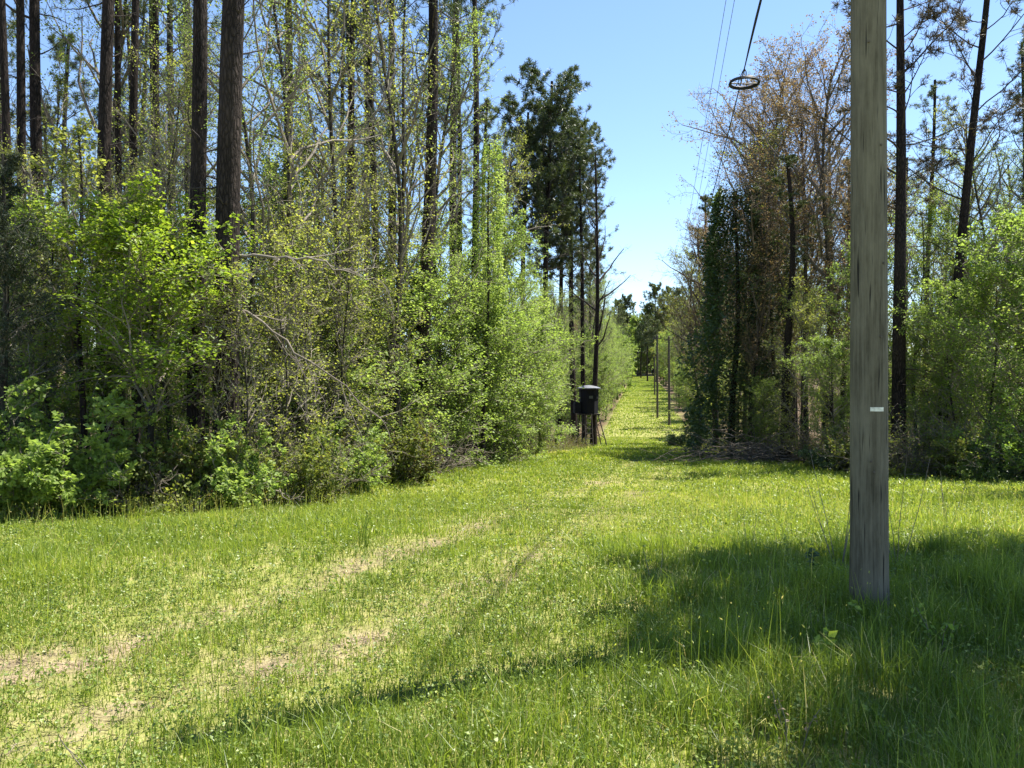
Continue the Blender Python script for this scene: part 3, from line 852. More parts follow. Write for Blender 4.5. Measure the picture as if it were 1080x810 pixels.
for px, Y, k, s, lab in [(792, 29.5, 'bareB', .88, 'grey brown budding tree in front of the right side of the ivy covered trunk'),
                         (786, 36, 'bareB', 1.15, 'red brown budding tree rising behind the ivy covered trunk'),
                         (812, 32, 'gumB', 1.15, 'olive leafed tree between the ivy covered trunk and the utility pole'),
                         (850, 30, 'bareB', 1.15, 'greyish budding tree with upswept limbs close to the utility pole'),
                         (738, 43, 'gumB', .98, 'small crowned pale green tree at the left end of the budding trees'),
                         (756, 41, 'bareA', .9, 'budding tree with light twigs behind the left side of the ivy covered trunk'),
                         (800, 36, 'bareA', 1.25, 'reddish budding tree standing behind the row, tallest against the sky'),
                         (835, 34, 'bareB', 1.38, 'grey budding tree behind the row, second tallest against the sky'),
                         (872, 28, 'bareA', 1.08, 'budding tree with a forked trunk just left of the utility pole')]:
    x, y = at(px, Y)
    place(K[k], 'budding_tree', lab, 'tree', x, y, PH(px), s, 'budding trees left of the utility pole')
x, y = at(828, 27)
place(kb, 'pine_tree', 'thick dark rough trunk left of the utility pole', 'pine tree', x, y, 0, .75, sz=.45)
for px, Y, k, s, lab in [(740, 47, 'youngB', .9, 'dark green young tree at the near end of the right lane edge'),
                         (806, 30, 'youngC', .6, 'young tree right of the foot of the ivy covered trunk'),
                         (805, 28, 'youngB', .55, 'low fresh green young tree left of the thick dark trunk'),
                         (850, 25, 'youngC', .8, 'young tree between the thick dark trunk and the utility pole'),
                         (884, 22.5, 'youngA', .62, 'bright young tree half hidden by the utility pole'),
                         (925, 24, 'gumC', .75, 'leafy tree just right of the utility pole'),
                         (968, 25, 'gumC', .9, 'leafy tree between the two leaning pines'),
                         (1010, 21.5, 'youngA', .85, 'bright young tree right of the thinner leaning pine'),
                         (1050, 20, 'youngB', 1.0, 'fresh green young tree at the right picture edge'),
                         (1085, 19.5, 'youngA', 1.1, 'young tree cut by the right picture edge'),
                         (1040, 24, 'gumA', .75, 'tall leafy tree behind the fresh green young tree on the right'),
                         (1075, 26, 'gumA', .85, 'tall leafy tree in the top right corner'),
                         (1000, 27, 'gumD', .8, 'thin tall tree seen behind the thinner leaning pine')]:
    x, y = at(px, Y)
    place(K[k], 'young_tree' if 'young' in k else 'leafy_tree', lab, 'tree', x, y, PH(px), s, 'trees along the right wood edge')
for px, Y, k, s, lab in [(712, 47, 'bushD', 1.0, 'low dark shrub at the lane edge beside the far pole'),
                         (738, 45, 'bushD', 1.1, 'low dark shrub right of the one beside the far pole'),
                         (765, 42, 'bushD', .9, 'dark shrub below the bare tree on the right of the lane'),
                         (800, 30, 'bushA', .8, 'green bush before the ivy covered trunk'),
                         (880, 21.5, 'bushD', .9, 'dark bush close to the left side of the utility pole'),
                         (868, 24.0, 'brushA', 1.0, 'grey brown twig tangle left of the utility pole'),
                         (905, 21, 'bushB', 1.0, 'bramble bush hidden behind the utility pole'),
                         (945, 20, 'brushA', 1.1, 'grey tangle of dead stems below the leaning pines'),
                         (985, 19.5, 'brushA', 1.2, 'tall grey tangle of dead stems right of the leaning pines'),
                         (1027, 18.0, 'bushA', .42, 'small bright yellow green bush standing out at the grass edge'),
                         (1010, 18.8, 'bushB', 1.1, 'bramble bush behind the small bright bush'),
                         (1060, 18.2, 'bushD', 1.1, 'dark leafy bush near the right picture edge'),
                         (1095, 17.8, 'bushC', 1.0, 'leafy bush cut by the right picture edge')]:
    x, y = at(px, Y)
    place(K[k], 'bush' if 'bush' in k else 'brush', lab, 'bush', x, y, PH(px), s)
for X, Y, k, s, lab in [(12.1, 15.3, 'gumB', .72, 'olive leafed tree just outside the right picture edge, the one further back'), (12.6, 12.6, 'gumA', .75, 'pale green tree just outside the right picture edge, the one closer to the utility pole')]:
    place(K[k], 'leafy_tree', lab, 'tree', X, Y, X, s, 'trees along the right wood edge')
# trees right of the picture that shade the pole and the grass round it
for X, Y, k, s in [(5.75, 7.15, 'shade', .64), (8.6, 7.6, 'shade', .68), (5.5, 5.0, 'shade', .34)]:
    place(K[k], 'shade_tree', 'tree right of the clearing whose shadow falls round the utility pole', 'tree', X, Y, X, s, sz=.95, group='shade trees beside the clearing')
#@@STUFF
# ------------------------------------------------------------------ undergrowth (stuff)
def undergrowth(name, label, seed, n, sampler, leafmat, hmax=.7, size=.055, nl=9):
    rng = np.random.default_rng(seed)
    X, Y, hs = sampler(rng, n)
    Z = ground_z(X, Y); n = len(X)
    h = hmax * rng.uniform(.25, 1.1, n) * hs
    st = np.stack([X, Y, Z - .02], -1)
    B1 = grow(rng, st, np.array([0, 0, 1.]) + rng.normal(size=(n, 3)) * .45, h, 4, .22, 0)
    B = Bag(); V, Q = tubes(B1, np.full(n, .004), np.full(n, .002), 3); B.add(V, Q, None, 1)
    pos, dirs = along(rng, B1, nl, .15, 1, .09)
    V, Q = leaves(rng, pos, size, .42, .9, 0)
    c = fbm(pos[:, 0] * .6, pos[:, 1] * .6, seed)
    v = np.repeat(np.clip(.5 + (c - .5) * 1.5 + rng.normal(size=len(pos)) * .2, 0, 1), 4)
    B.add(V, Q, v, 0)
    me = B.mesh(name, [leafmat, M['twig']])
    tag(link(name, me), label, 'undergrowth', kind='stuff')


def edge_left(rng, n):
    Y = 10.5 + (56 - 10.5) * rng.uniform(0, 1, n) ** 1.5
    d = np.abs(rng.normal(size=n)) * 2.2 - .3
    X = left_edge(Y) - d
    # front of the wood at far left runs across the view
    k = rng.uniform(size=n) < .33
    X = np.where(k, rng.uniform(-11, -4.6, n), X); Y = np.where(k, 11.0 + np.abs(rng.normal(size=n)) * 1.8, Y)
    return X, Y, np.clip(.4 + d * .5, .35, 1.1)


def edge_right(rng, n):
    Y = 17.0 + (58 - 17.0) * rng.uniform(0, 1, n) ** 1.4
    d = np.abs(rng.normal(size=n)) * 2.2 - .2
    X = right_edge(Y) + d
    k = rng.uniform(size=n) < .25
    X = np.where(k, rng.uniform(11.5, 19, n), X); Y = np.where(k, 18.4 + np.abs(rng.normal(size=n)) * 1.5, Y)
    return X, Y, np.clip(.4 + d * .5, .35, 1.1)


undergrowth('undergrowth', 'tangled brambles and seedlings along the left wood edge', 201, 9000, edge_left, M['bramble'])
undergrowth('undergrowth', 'shaded brambles and seedlings along the right wood edge', 202, 7500, edge_right, M['bramble'])

# ------------------------------------------------------------------ grass (stuff)
def lush(x, y):
    return fbm(x * .55, y * .55, 41)


def blades(rng, X, Y, h, w, lean=.55, vshift=0.0, name='grass'):
    n = len(X); Z = ground_z(X, Y)
    a = rng.uniform(0, 6.283, n); ln = np.abs(rng.normal(size=n)) * lean * h
    ox, oy = np.cos(a) * ln, np.sin(a) * ln
    b = rng.uniform(0, 6.283, n); sx, sy = np.cos(b) * w * .5, np.sin(b) * w * .5
    base = np.stack([X, Y, Z - .01], -1); sd = np.stack([sx, sy, 0 * sx], -1)
    o1 = np.stack([ox * .3, oy * .3, h * .55], -1); o2 = np.stack([ox, oy, h * np.clip(1 - .25 * (ln / h), .5, 1)], -1)
    V = np.stack([base - sd, base + sd, base + o1 + sd * .85, base + o1 - sd * .85, base + o2 + sd * .15, base + o2 - sd * .15], 1).reshape(-1, 3)
    i = np.arange(n)[:, None] * 6
    Q = np.concatenate([i + np.array([[0, 1, 2, 3]]), i + np.array([[3, 2, 4, 5]])], 0)
    c = fbm(X * .8, Y * .8, 61); c2 = fbm(X * .13 + 9, Y * .13, 62)
    v = .42 + (c - .5) * .7 + (c2 - .5) * .55 + rng.normal(size=n) * .13 + vshift
    dry = rng.uniform(size=n) < (.035 + .35 * np.clip(dirt_mask(X, Y), 0, 1) + .10 * np.clip((fbm(X * .3, Y * .3, 63) - .55) * 5, 0, 1) + .45 * np.clip(1.1 - in_field(X, Y), 0, 1) * (Y < 40))
    v = np.where(dry, rng.uniform(.88, 1.0, n), np.clip(v, 0, .9))
    return V, Q, np.repeat(v, 6)


def scatter(rng, y0, y1, dens, margin=.78, pad=1.0):
    ya = np.linspace(y0, y1, 60); wd = 2 * (margin * ya + pad); 
    area = np.trapezoid(wd, ya) if hasattr(np, 'trapezoid') else np.trapz(wd, ya)
    n = int(area * dens)
    Y = np.interp(rng.uniform(size=n), np.concatenate([[0], np.cumsum((wd[1:] + wd[:-1]) / 2 * np.diff(ya))]) / area, ya)
    X = rng.uniform(-1, 1, n) * (margin * Y + pad)
    inf = in_field(X, Y)
    dm = dirt_mask(X, Y)
    keep = (inf + rng.normal(size=n) * .5 > -.2) & (rng.uniform(size=n) > dm * .93)
    X, Y, dm = X[keep], Y[keep], dm[keep]
    c = fbm(X * 1.6, Y * 1.6, 71)
    keep = rng.uniform(size=len(X)) < .35 + 1.1 * c
    return X[keep], Y[keep], dm[keep]


def rutfield(X, Y):
    d = np.minimum(dist_poly(X, Y, RUTS[0]), dist_poly(X, Y, RUTS[1]))
    return np.clip(d / 1.6, 0, 1)


rng = np.random.default_rng(500)
G = Bag()
for y0, y1, dens, h0, w in [(1.6, 5.0, 3600, 1.0, .0048), (5.0, 8.0, 2400, 1.0, .0065), (8, 14, 1250, .95, .010), (14, 26, 520, .9, .018), (26, 60, 150, .9, .035)]:
    X, Y, dm = scatter(rng, y0, y1, dens)
    lu = lush(X, Y)
    rf = rutfield(X, Y)
    tuf = np.clip((fbm(X * 2.3, Y * 2.3, 44) - .5) * 5, -.6, 1.5)
    right = np.clip((X - yx(Y, 470)) / 2.0, 0, 1) * np.clip((9 - Y) / 3, 0, 1)
    h = (.045 + .05 * rf + .09 * np.clip(lu - .35, 0, 1) * rf + .06 * right) * (1 + .5 * tuf) * h0 * rng.uniform(.45, 1.35, len(X)) * (1 - .55 * dm)
    G.add(*blades(rng, X, Y, h, w * rng.uniform(.6, 1.3, len(X))))
# lane, far away: coarser tufts
Yl = 60 + 190 * rng.uniform(size=42000) ** .8
Xl = rng.uniform(0, 1, len(Yl)) * (right_edge(Yl) - left_edge(Yl)) + left_edge(Yl)
G.add(*blades(rng, Xl, Yl, .14 * rng.uniform(.5, 1.3, len(Yl)), np.full(len(Yl), .08)))
me = G.mesh('grass', M['grass'])
tag(link('grass', me), 'sunlit yellow green meadow grass of the clearing and lane', 'grass', kind='stuff')

# uncut collar of grass round the foot of the pole
PXc, PYc = at(918, 5.27)
nc = 900; ac = rng.uniform(0, 6.283, nc); rc = .14 + np.abs(rng.normal(size=nc)) * .13
G2 = Bag(); G2.add(*blades(rng, PXc + np.cos(ac) * rc, PYc + np.sin(ac) * rc, rng.uniform(.05, .17, nc), np.full(nc, .005), .5))
tag(link('grass', G2.mesh('grass', M['grass'])), 'uncut collar of taller grass round the foot of the utility pole', 'grass', kind='stuff')
# flattened straw and thatch lying on the worn ground
Xs, Ys = rng.uniform(-7, 4, 260000), rng.uniform(2.2, 16, 260000)
ks = (rng.uniform(size=len(Xs)) < (dirt_mask(Xs, Ys) * .42 + .03)) & (np.abs(Xs) < .8 * Ys + .6) & (in_field(Xs, Ys) > 0)
Xs, Ys = Xs[ks], Ys[ks]; n = len(Xs)
st = np.stack([Xs, Ys, ground_z(Xs, Ys) - .03 * dirt_mask(Xs, Ys) + .006], -1)
Ps = grow(rng, st, rng.normal(size=(n, 3)) * np.array([1, 1, .16]), rng.uniform(.03, .13, n), 2, .15)
Ps[..., 2] = np.maximum(Ps[..., 2], st[:, 2:3])
V, Q = tubes(Ps, np.full(n, .0017), np.full(n, .001), 3)
tag(link('thatch', mesh_np('thatch', V, Q, M['dry'], attr={'v': np.repeat(rng.uniform(0, 1, n), 9)})), 'flattened dry straw lying over the worn wheel tracks', 'dry straw', kind='stuff')

# tall seed stalks
X, Y, dm = scatter(rng, 2.2, 14, 34)
n = len(X); h = rng.uniform(.22, .5, n)
G = Bag(); G.add(*blades(rng, X, Y, h, np.full(n, .004), .25, .35))
# seed heads as small slim leaves near the tips
pos = np.stack([X + rng.normal(size=n) * .02, Y + rng.normal(size=n) * .02, ground_z(X, Y) + h * .92], -1)
V, Q = leaves(rng, pos, .022, .14, .2, .9); G.add(V, Q, np.repeat(rng.uniform(.6, 1, n), 4))
tag(link('seed_stalks', G.mesh('seed_stalks', M['grass'])), 'thin seeding stalks scattered through the near grass', 'grass stalks', kind='stuff')

# low broad leaved weeds and clover
G = Bag()
for y0, y1, dens, size, nn in [(1.8, 6, 230, .018, 9), (6, 12, 110, .025, 8), (12, 28, 26, .04, 8)]:
    X, Y, dm = scatter(rng, y0, y1, dens)
    k = fbm(X * .7 + 50, Y * .7, 81) + .12 * rng.normal(size=len(X)) > .42
    X, Y = X[k], Y[k]; n = len(X); hh = rng.uniform(.05, .2, n)
    st = np.stack([X, Y, ground_z(X, Y)], -1)
    B1 = grow(rng, st, np.array([0, 0, 1.]) + rng.normal(size=(n, 3)) * .3, hh, 3, .2)
    V, Q = tubes(B1, np.full(n, .0015), np.full(n, .001), 3); G.add(V, Q, np.full(len(V), .3))
    pos, dirs = along(rng, B1, nn, .3, 1, .012)
    V, Q = leaves(rng, pos, size, .42, .8, .1); G.add(V, Q, np.repeat(np.clip(.5 + rng.normal(size=len(pos)) * .28, 0, 1), 4))
tag(link('weeds', G.mesh('weeds', M['clover'])), 'low broad leaved weeds and clover mixed into the grass', 'weeds', kind='stuff')

#@@THINGS
# ------------------------------------------------------------------ utility poles
def wood_pole_mat(name, base, light):
    m, nt, out = mat(name); L = nt.links
    tc = N(nt, 'ShaderNodeTexCoord'); mp = N(nt, 'ShaderNodeMapping'); mp.inputs['Scale'].default_value = (22, 22, .9)
    L.new(tc.outputs['Object'], mp.inputs[0])
    no = N(nt, 'ShaderNodeTexNoise', Scale=2.2, Detail=7, Roughness=.65); L.new(mp.outputs[0], no.inputs['Vector'])
    mp2 = N(nt, 'ShaderNodeMapping'); mp2.inputs['Scale'].default_value = (2, 2, .6); L.new(tc.outputs['Object'], mp2.inputs[0])
    big = N(nt, 'ShaderNodeTexNoise', Scale=2.6, Detail=6, Roughness=.7); L.new(mp2.outputs[0], big.inputs['Vector'])
    mixv = N(nt, 'ShaderNodeMath', _operation='MULTIPLY_ADD'); mixv.inputs[1].default_value = .55
    L.new(big.outputs['Fac'], mixv.inputs[0])
    half = N(nt, 'ShaderNodeMath', _operation='MULTIPLY'); half.inputs[1].default_value = .5; L.new(no.outputs['Fac'], half.inputs[0]); L.new(half.outputs[0], mixv.inputs[2])
    r = ramp(nt, mixv.outputs[0], [(.40, base), (.5, tuple((a + b) / 2 for a, b in zip(base, light))), (.62, light)])
    # drying cracks: stretched noise, thresholded
    mp3 = N(nt, 'ShaderNodeMapping'); mp3.inputs['Scale'].default_value = (30, 30, 1.3); L.new(tc.outputs['Object'], mp3.inputs[0])
    cr = N(nt, 'ShaderNodeTexNoise', Scale=1.5, Detail=2); L.new(mp3.outputs[0], cr.inputs['Vector'])
    cm = N(nt, 'ShaderNodeMapRange'); cm.inputs[1].default_value = .63; cm.inputs[2].default_value = .70; L.new(cr.outputs['Fac'], cm.inputs[0])
    mx = N(nt, 'ShaderNodeMix', _data_type='RGBA'); L.new(cm.outputs[0], mx.inputs[0]); L.new(r.outputs[0], mx.inputs[6]); mx.inputs[7].default_value = (.022, .02, .016, 1)
    b = N(nt, 'ShaderNodeBsdfPrincipled', Roughness=.85); b.inputs['Specular IOR Level'].default_value = .2
    L.new(mx.outputs[2], b.inputs['Base Color'])
    hs = N(nt, 'ShaderNodeMath', _operation='SUBTRACT'); L.new(no.outputs['Fac'], hs.inputs[0]); L.new(cm.outputs[0], hs.inputs[1])
    bp = N(nt, 'ShaderNodeBump', Strength=.5, Distance=.012); L.new(hs.outputs[0], bp.inputs['Height']); L.new(bp.outputs[0], b.inputs['Normal'])
    L.new(b.outputs[0], out.inputs[0]); return m


M['pole'] = wood_pole_mat('weathered_treated_pole', (.062, .054, .036), (.17, .152, .108))
M['farpole'] = plain('dark_pole', (.10, .085, .068), .9, noise=.3)
M['black'] = plain('black_plastic', (.012, .013, .014), .5, noise=.2)
M['cable'] = plain('black_cable', (.01, .01, .012), .6)
M['wire'] = plain('grey_wire', (.12, .13, .14), .5, .3)
M['tag'] = plain('dull_aluminium', (.62, .62, .56), .5, .3, noise=.25, nscale=40)
M['steel'] = plain('galvanised_steel', (.3, .3, .3), .5, .7, noise=.2)

PX, PY = at(918, 5.27)
PH0 = 9.3


def pole_mesh(H, r0, r1, sides=40, split=True, seed=0):
    rng = np.random.default_rng(seed)
    zs = np.unique(np.concatenate([np.linspace(-.4, 1.2, 46), np.linspace(1.2, H, 60)]))
    a = np.arange(sides) / sides * 2 * np.pi
    rr = r0 + (r1 - r0) * np.clip(zs / H, 0, 1)
    A, Zz = np.meshgrid(a, zs)
    rad = rr[:, None] * (1 + .012 * (fbm(np.cos(A) * 2 + 5, Zz * .8 + np.sin(A) * 2, 9) - .5) * 2)
    if split:  # weathered flare and fluted drying splits near the foot
        rad = rad * (1 + .06 * np.exp(-np.maximum(Zz, 0) / .22))
        for ang, z0, z1, dp in [(-1.62, .28, .62, .016), (-1.42, .18, .55, .02), (-2.0, .02, .4, .010), (-1.2, 0, .38, .012), (-2.5, .1, .6, .008), (-.8, .05, .5, .01)]:
            da = np.abs((A - ang + np.pi) % (2 * np.pi) - np.pi)
            rad = rad - dp * np.exp(-(da / .055) ** 2) * np.clip(np.minimum(Zz - z0, z1 - Zz) / .08, 0, 1)
    lean = -.0065 * Zz
    V = np.stack([np.cos(A) * rad + lean, np.sin(A) * rad, Zz], -1).reshape(-1, 3)
    n, m_ = len(zs), sides
    idx = np.arange(n * m_).reshape(n, m_)
    Q = np.stack([idx[:-1], np.roll(idx[:-1], -1, 1), np.roll(idx[1:], -1, 1), idx[1:]], -1).reshape(-1, 4)
    # top cap ring as fan quads
    V = np.concatenate([V, [[-.0065 * H, 0, H]]]); c = len(V) - 1; t = idx[-1]
    cap = np.stack([t, np.roll(t, -1), np.roll(t, -2), np.full(m_, c)], 1)[::2]
    return V, np.concatenate([Q, cap])


def box_vq(cx, cy, cz, sx, sy, sz, R_=None):
    s = np.array([[-1, -1, -1], [1, -1, -1], [1, 1, -1], [-1, 1, -1], [-1, -1, 1], [1, -1, 1], [1, 1, 1], [-1, 1, 1]]) * .5 * np.array([sx, sy, sz])
    if R_ is not None: s = s @ np.array(R_.to_3x3()).T
    Q = np.array([[0, 3, 2, 1], [4, 5, 6, 7], [0, 1, 5, 4], [1, 2, 6, 5], [2, 3, 7, 6], [3, 0, 4, 7]])
    return s + np.array([cx, cy, cz]), Q


def tube_line(pts, r, sides=6):
    P = np.array(pts, float)[None]
    return tubes(P, np.array([r]), np.array([r]), sides)


pz = float(ground_z(PX, PY))
pole = empty('utility_pole', (PX, PY, pz), 'tall grey weathered wooden utility pole standing near in the grass on the right', 'utility pole', 'utility poles along the lane')
V, Q = pole_mesh(PH0, .125, .096)
me = mesh_np('shaft', V, Q, M['pole'], smooth=True); link('shaft', me, pole)
# small dull metal tag wrapped round the shaft
zt = 1.42 - pz; B = Bag()
a = np.linspace(-1.95, -1.20, 9) ; rt = .125 - .0031 * zt + .004
for zz in (0,):
    lo = np.stack([np.cos(a) * rt - .0065 * zt, np.sin(a) * rt, np.full(9, zt - .014)], -1)
    hi = lo + np.array([0, 0, .028])
    lo2 = lo * np.array([1, 1, 1]) ; V = np.concatenate([lo, hi]); 
    inn = V.copy(); inn[:, 0] = (inn[:, 0] + .0065 * zt) * .975 - .0065 * zt; inn[:, 1] *= .975
    V = np.concatenate([V, inn]); Qs = []
    for i in range(8):
        Qs += [[i, i + 1, i + 10, i + 9], [18 + i, 27 + i, 28 + i, 19 + i], [9 + i, 10 + i, 28 + i, 27 + i], [i, 18 + i, 19 + i, i + 1]]
    Qs += [[0, 9, 27, 18], [8, 26, 35, 17]]
    B.add(V, np.array(Qs))
link('tag_plate', B.mesh('tag_plate', M['tag']), pole)
# nails and knots on the shaft
B = Bag()
for ang, zz in [(-1.9, 1.05), (-1.3, 3.2), (-2.0, 3.9), (-1.35, 1.9), (-1.75, .98), (-1.15, 2.4)]:
    r_ = .125 - .0031 * zz
    V, Q = tube_line([(np.cos(ang) * (r_ - .01) - .0065 * zz, np.sin(ang) * (r_ - .01), zz), (np.cos(ang) * (r_ + .006) - .0065 * zz, np.sin(ang) * (r_ + .006), zz)], .008, 8)
    B.add(V, Q)
    V, Q = box_vq(np.cos(ang) * (r_ + .005) - .0065 * zz, np.sin(ang) * (r_ + .005), zz, .012, .006, .012); B.add(V, Q)
link('nails', B.mesh('nails', M['farpole']), pole)
B = Bag()
V, Q = box_vq(-.0065 * 9.4, -.0, 9.4, .09, .09, .09); 
V, Q = tube_line([(-.06 - .05, 0, PH0 - .02), (-.06, 0, PH0 + .12)], .03, 10); B.add(V, Q)
V, Q = tube_line([(-.06, 0, PH0 + .1), (-.06, 0, PH0 + .22)], .05, 10); B.add(V, Q)
link('insulator', B.mesh('insulator', M['tag']), pole)

far_pole_v, far_pole_q = pole_mesh(8.7, .13, .10, 12, False)
far_me = mesh_np('shaft', far_pole_v, far_pole_q, M['farpole'], smooth=True)
FP = {}
for px, Y, H, lab in [(706, 74, 8.7, 'far utility pole nearest the right wood, at the lane edge'), (693.5, 84, 9.2, 'far utility pole left of the nearest one, in mid lane grass'),
                      (690.5, 132, 5.2 * 1.3, 'farthest small looking utility pole down the lane')]:
    x, y = at(px, Y); z = float(ground_z(x, y))
    o = empty('utility_pole', (x, y, z), lab, 'utility pole', 'utility poles along the lane', scale=(1, 1, H / 8.7))
    link('shaft', far_me, o)
    B = Bag(); V, Q = box_vq(0, 0, 8.35, .9, .09, .1); V[:, 0] -= .055; B.add(V, Q)
    for sx in (-.4, .4):
        V, Q = tube_line([(sx - .055, 0, 8.4), (sx - .055, 0, 8.6)], .04, 8); B.add(V, Q)
    link('crossarm', B.mesh('crossarm', M['farpole']), o)
    FP[px] = (x, y, z + H)

# ------------------------------------------------------------------ cables
def span(a, b, sag, n=60):
    t = np.linspace(0, 1, n)[:, None]
    P = np.array(a) * (1 - t) + np.array(b) * t
    P[:, 2] -= (4 * sag * t * (1 - t))[:, 0]
    return P


topx = PX - .0065 * 9
A_ = FP[706]
c1 = span((topx + .02, PY + .11, 7.12), (A_[0], A_[1], A_[2] - 1.4), .55, 90)
me = mesh_np('cable', *tube_line(c1, .010, 6), M['cable'], smooth=True)
tag(link('telephone_cable', me), 'dark overhead cable carrying the black cable hoop', 'cable', 'overhead lines')
for k, (sx, lab) in enumerate([(-.45, 'left one of the two thin grey power wires in the sky'), (.05, 'right one of the two thin grey power wires in the sky')]):
    c = span((topx - .1 + k * .12, PY, 9.45), (A_[0] + sx * .8, A_[1], A_[2] + .0), .75, 80)
    tag(link('power_wire', mesh_np('wire', *tube_line(c, .0055, 5), M['wire'], smooth=True)), lab, 'wire', 'overhead lines')

# ------------------------------------------------------------------ cable hoop hanging from the cable
ti = int(np.argmin(np.abs(c1[:, 1] - 12.2))); hp = c1[ti]
hoop = empty('cable_hoop', tuple(hp), 'black oval cable hoop with a cross bar hanging from the overhead cable', 'cable hoop')
tt = np.linspace(0, 2 * np.pi, 41)
RX, RY, ZH = .235, .19, -.24
tilt = .10


def ring(rx, ry, z, r, dz=0):
    P = np.stack([np.cos(tt) * rx, np.sin(tt) * ry, z - np.sin(tt) * tilt * ry + dz], -1)
    return tube_line(P, r, 8)


B = Bag(); V, Q = ring(RX, RY, ZH, .017); B.add(V, Q); V, Q = ring(RX * .97, RY * .97, ZH, .015, .022); B.add(V, Q)
link('rim', B.mesh('rim', M['black'], True), hoop)
B = Bag(); V, Q = tube_line([(-RX, 0, ZH), (0, 0, ZH - .006), (RX, 0, ZH)], .011); B.add(V, Q)
link('cross_bar', B.mesh('cross_bar', M['black'], True), hoop)
B = Bag()
for sx in (-1, 1):
    V, Q = tube_line([(sx * .095, RY * .55, ZH + .0), (sx * .03, 0, -.05), (0, 0, .0)], .006); B.add(V, Q)
    V, Q = tube_line([(sx * .095, RY * .9, ZH - .0), (0, 0, -.0)], .005); B.add(V, Q)
link('hanger', B.mesh('hanger', M['black'], True), hoop)
near = c1[c1[:, 1] < hp[1] + .1] - hp
loose = near + np.stack([.025 * np.sin(near[:, 1] * 9), 0 * near[:, 1], -.03 + .02 * np.cos(near[:, 1] * 9)], -1)
V, Q = tube_line(loose, .009); link('slack_cable', mesh_np('slack_cable', V, Q, M['cable'], smooth=True), hoop)

# ------------------------------------------------------------------ hunting blind
BX, BY = at(621, 45.5); bz = float(ground_z(BX, BY))
bl = empty('hunting_blind', (BX, BY, bz), 'dark elevated hunting blind with a pale roof on tall legs beside the lane', 'hunting blind', rot=(0, 0, R(8)))
bw = plain('blind_shell', (.006, .0065, .011), .85, noise=.15, nscale=3)
roofm = plain('blind_roof', (.16, .165, .18), .4, noise=.1)
legm = plain('blind_legs', (.05, .042, .035), .8, noise=.2)
nS = 8; W = .56; z0, z1 = 2.0, 3.5
aa = np.arange(nS) / nS * 2 * np.pi + np.pi / 8
lo = np.stack([np.cos(aa) * W, np.sin(aa) * W, np.full(nS, z0)], -1); hi = np.stack([np.cos(aa) * (W + .04), np.sin(aa) * (W + .04), np.full(nS, z1)], -1)
V = np.concatenate([lo, hi]); Q = [[i, (i + 1) % nS, nS + (i + 1) % nS, nS + i] for i in range(nS)] + [[0, 3, 2, 1], [0, 5, 4, 3], [0, 7, 6, 5]]
link('cabin', mesh_np('cabin', V, np.array(Q), bw), bl)
B = Bag(); e = .72; rings = [(e, z1 - .03), (e, z1 + .03), (.48, z1 + .11), (.2, z1 + .17), (.02, z1 + .19)]
ar = np.arange(16) / 16 * 2 * np.pi; V = np.concatenate([np.stack([np.cos(ar) * r_, np.sin(ar) * r_, np.full(16, zz)], -1) for r_, zz in [(.3, z1 - .03)] + rings])
Q = [[k * 16 + i, k * 16 + (i + 1) % 16, (k + 1) * 16 + (i + 1) % 16, (k + 1) * 16 + i] for k in range(len(rings)) for i in range(16)]
link('roof', mesh_np('roof', V, np.array(Q), roofm, smooth=False), bl)
winm = plain('blind_window', (.10, .11, .10), .2, noise=.1)
for i, (ang, wd) in enumerate([(-math.pi / 2, .24), (-math.pi / 4, .24), (0, .24), (-3 * math.pi / 4, .24), (math.pi / 2, .24)]):
    rm = Matrix.Rotation(ang + math.pi / 2, 4, 'Z'); dd_ = (W + .03) * math.cos(math.pi / 8) + .008
    V, Q = box_vq(math.cos(ang) * dd_, math.sin(ang) * dd_, z1 - .52, wd, .03, .16, rm)
    w_ = link('window', mesh_np('window', V, Q, winm if i == 0 else bw), bl)
    V, Q = box_vq(math.cos(ang) * (dd_ - .01), math.sin(ang) * (dd_ - .01), z1 - .52, wd + .08, .03, .23, rm)
    link('window_frame', mesh_np('window_frame', V, Q, bw), w_)
V, Q = box_vq(-.74, -.05, z0 + .36, .36, .6, .68); link('side_box', mesh_np('side_box', V, Q, bw), bl)
V, Q = box_vq(0, 0, z0 - .05, 1.15, 1.1, .08); link('platform', mesh_np('platform', V, Q, legm), bl)
for sx, sy in ((-1, -1), (1, -1), (1, 1), (-1, 1)):
    V, Q = tube_line([(sx * .46, sy * .46, z0 - .08), (sx * .62 + (.42 if sx > 0 else 0), sy * .75, -.3)], .035, 6)
    link('leg', mesh_np('leg', V, Q, legm), bl)
B = Bag()
for za, zb in ((.5, 1.5),):
    for s_ in (-1, 1):
        V, Q = tube_line([(-.58, s_ * .68, za), (.62, s_ * .55, zb)], .022); B.add(V, Q); V, Q = tube_line([(.88, s_ * .68, za), (-.5, s_ * .55, zb)], .022); B.add(V, Q)
link('brace', B.mesh('brace', legm), bl)
lad = Bag()
for sx in (-.22, .22):
    V, Q = tube_line([(-.25 + sx, -1.3, -.2), (-.2 + sx, -.6, z0)], .028); lad.add(V, Q)
for k in range(7):
    t_ = (k + .6) / 7.3; V, Q = tube_line([(-.47 + .05 * t_, -1.3 + .7 * t_, -.2 + 2.15 * t_), (-.03 + .05 * t_, -1.3 + .7 * t_, -.2 + 2.15 * t_)], .022); lad.add(V, Q)
link('ladder', lad.mesh('ladder', legm), bl)

# ------------------------------------------------------------------ fallen wood
rng = np.random.default_rng(900)


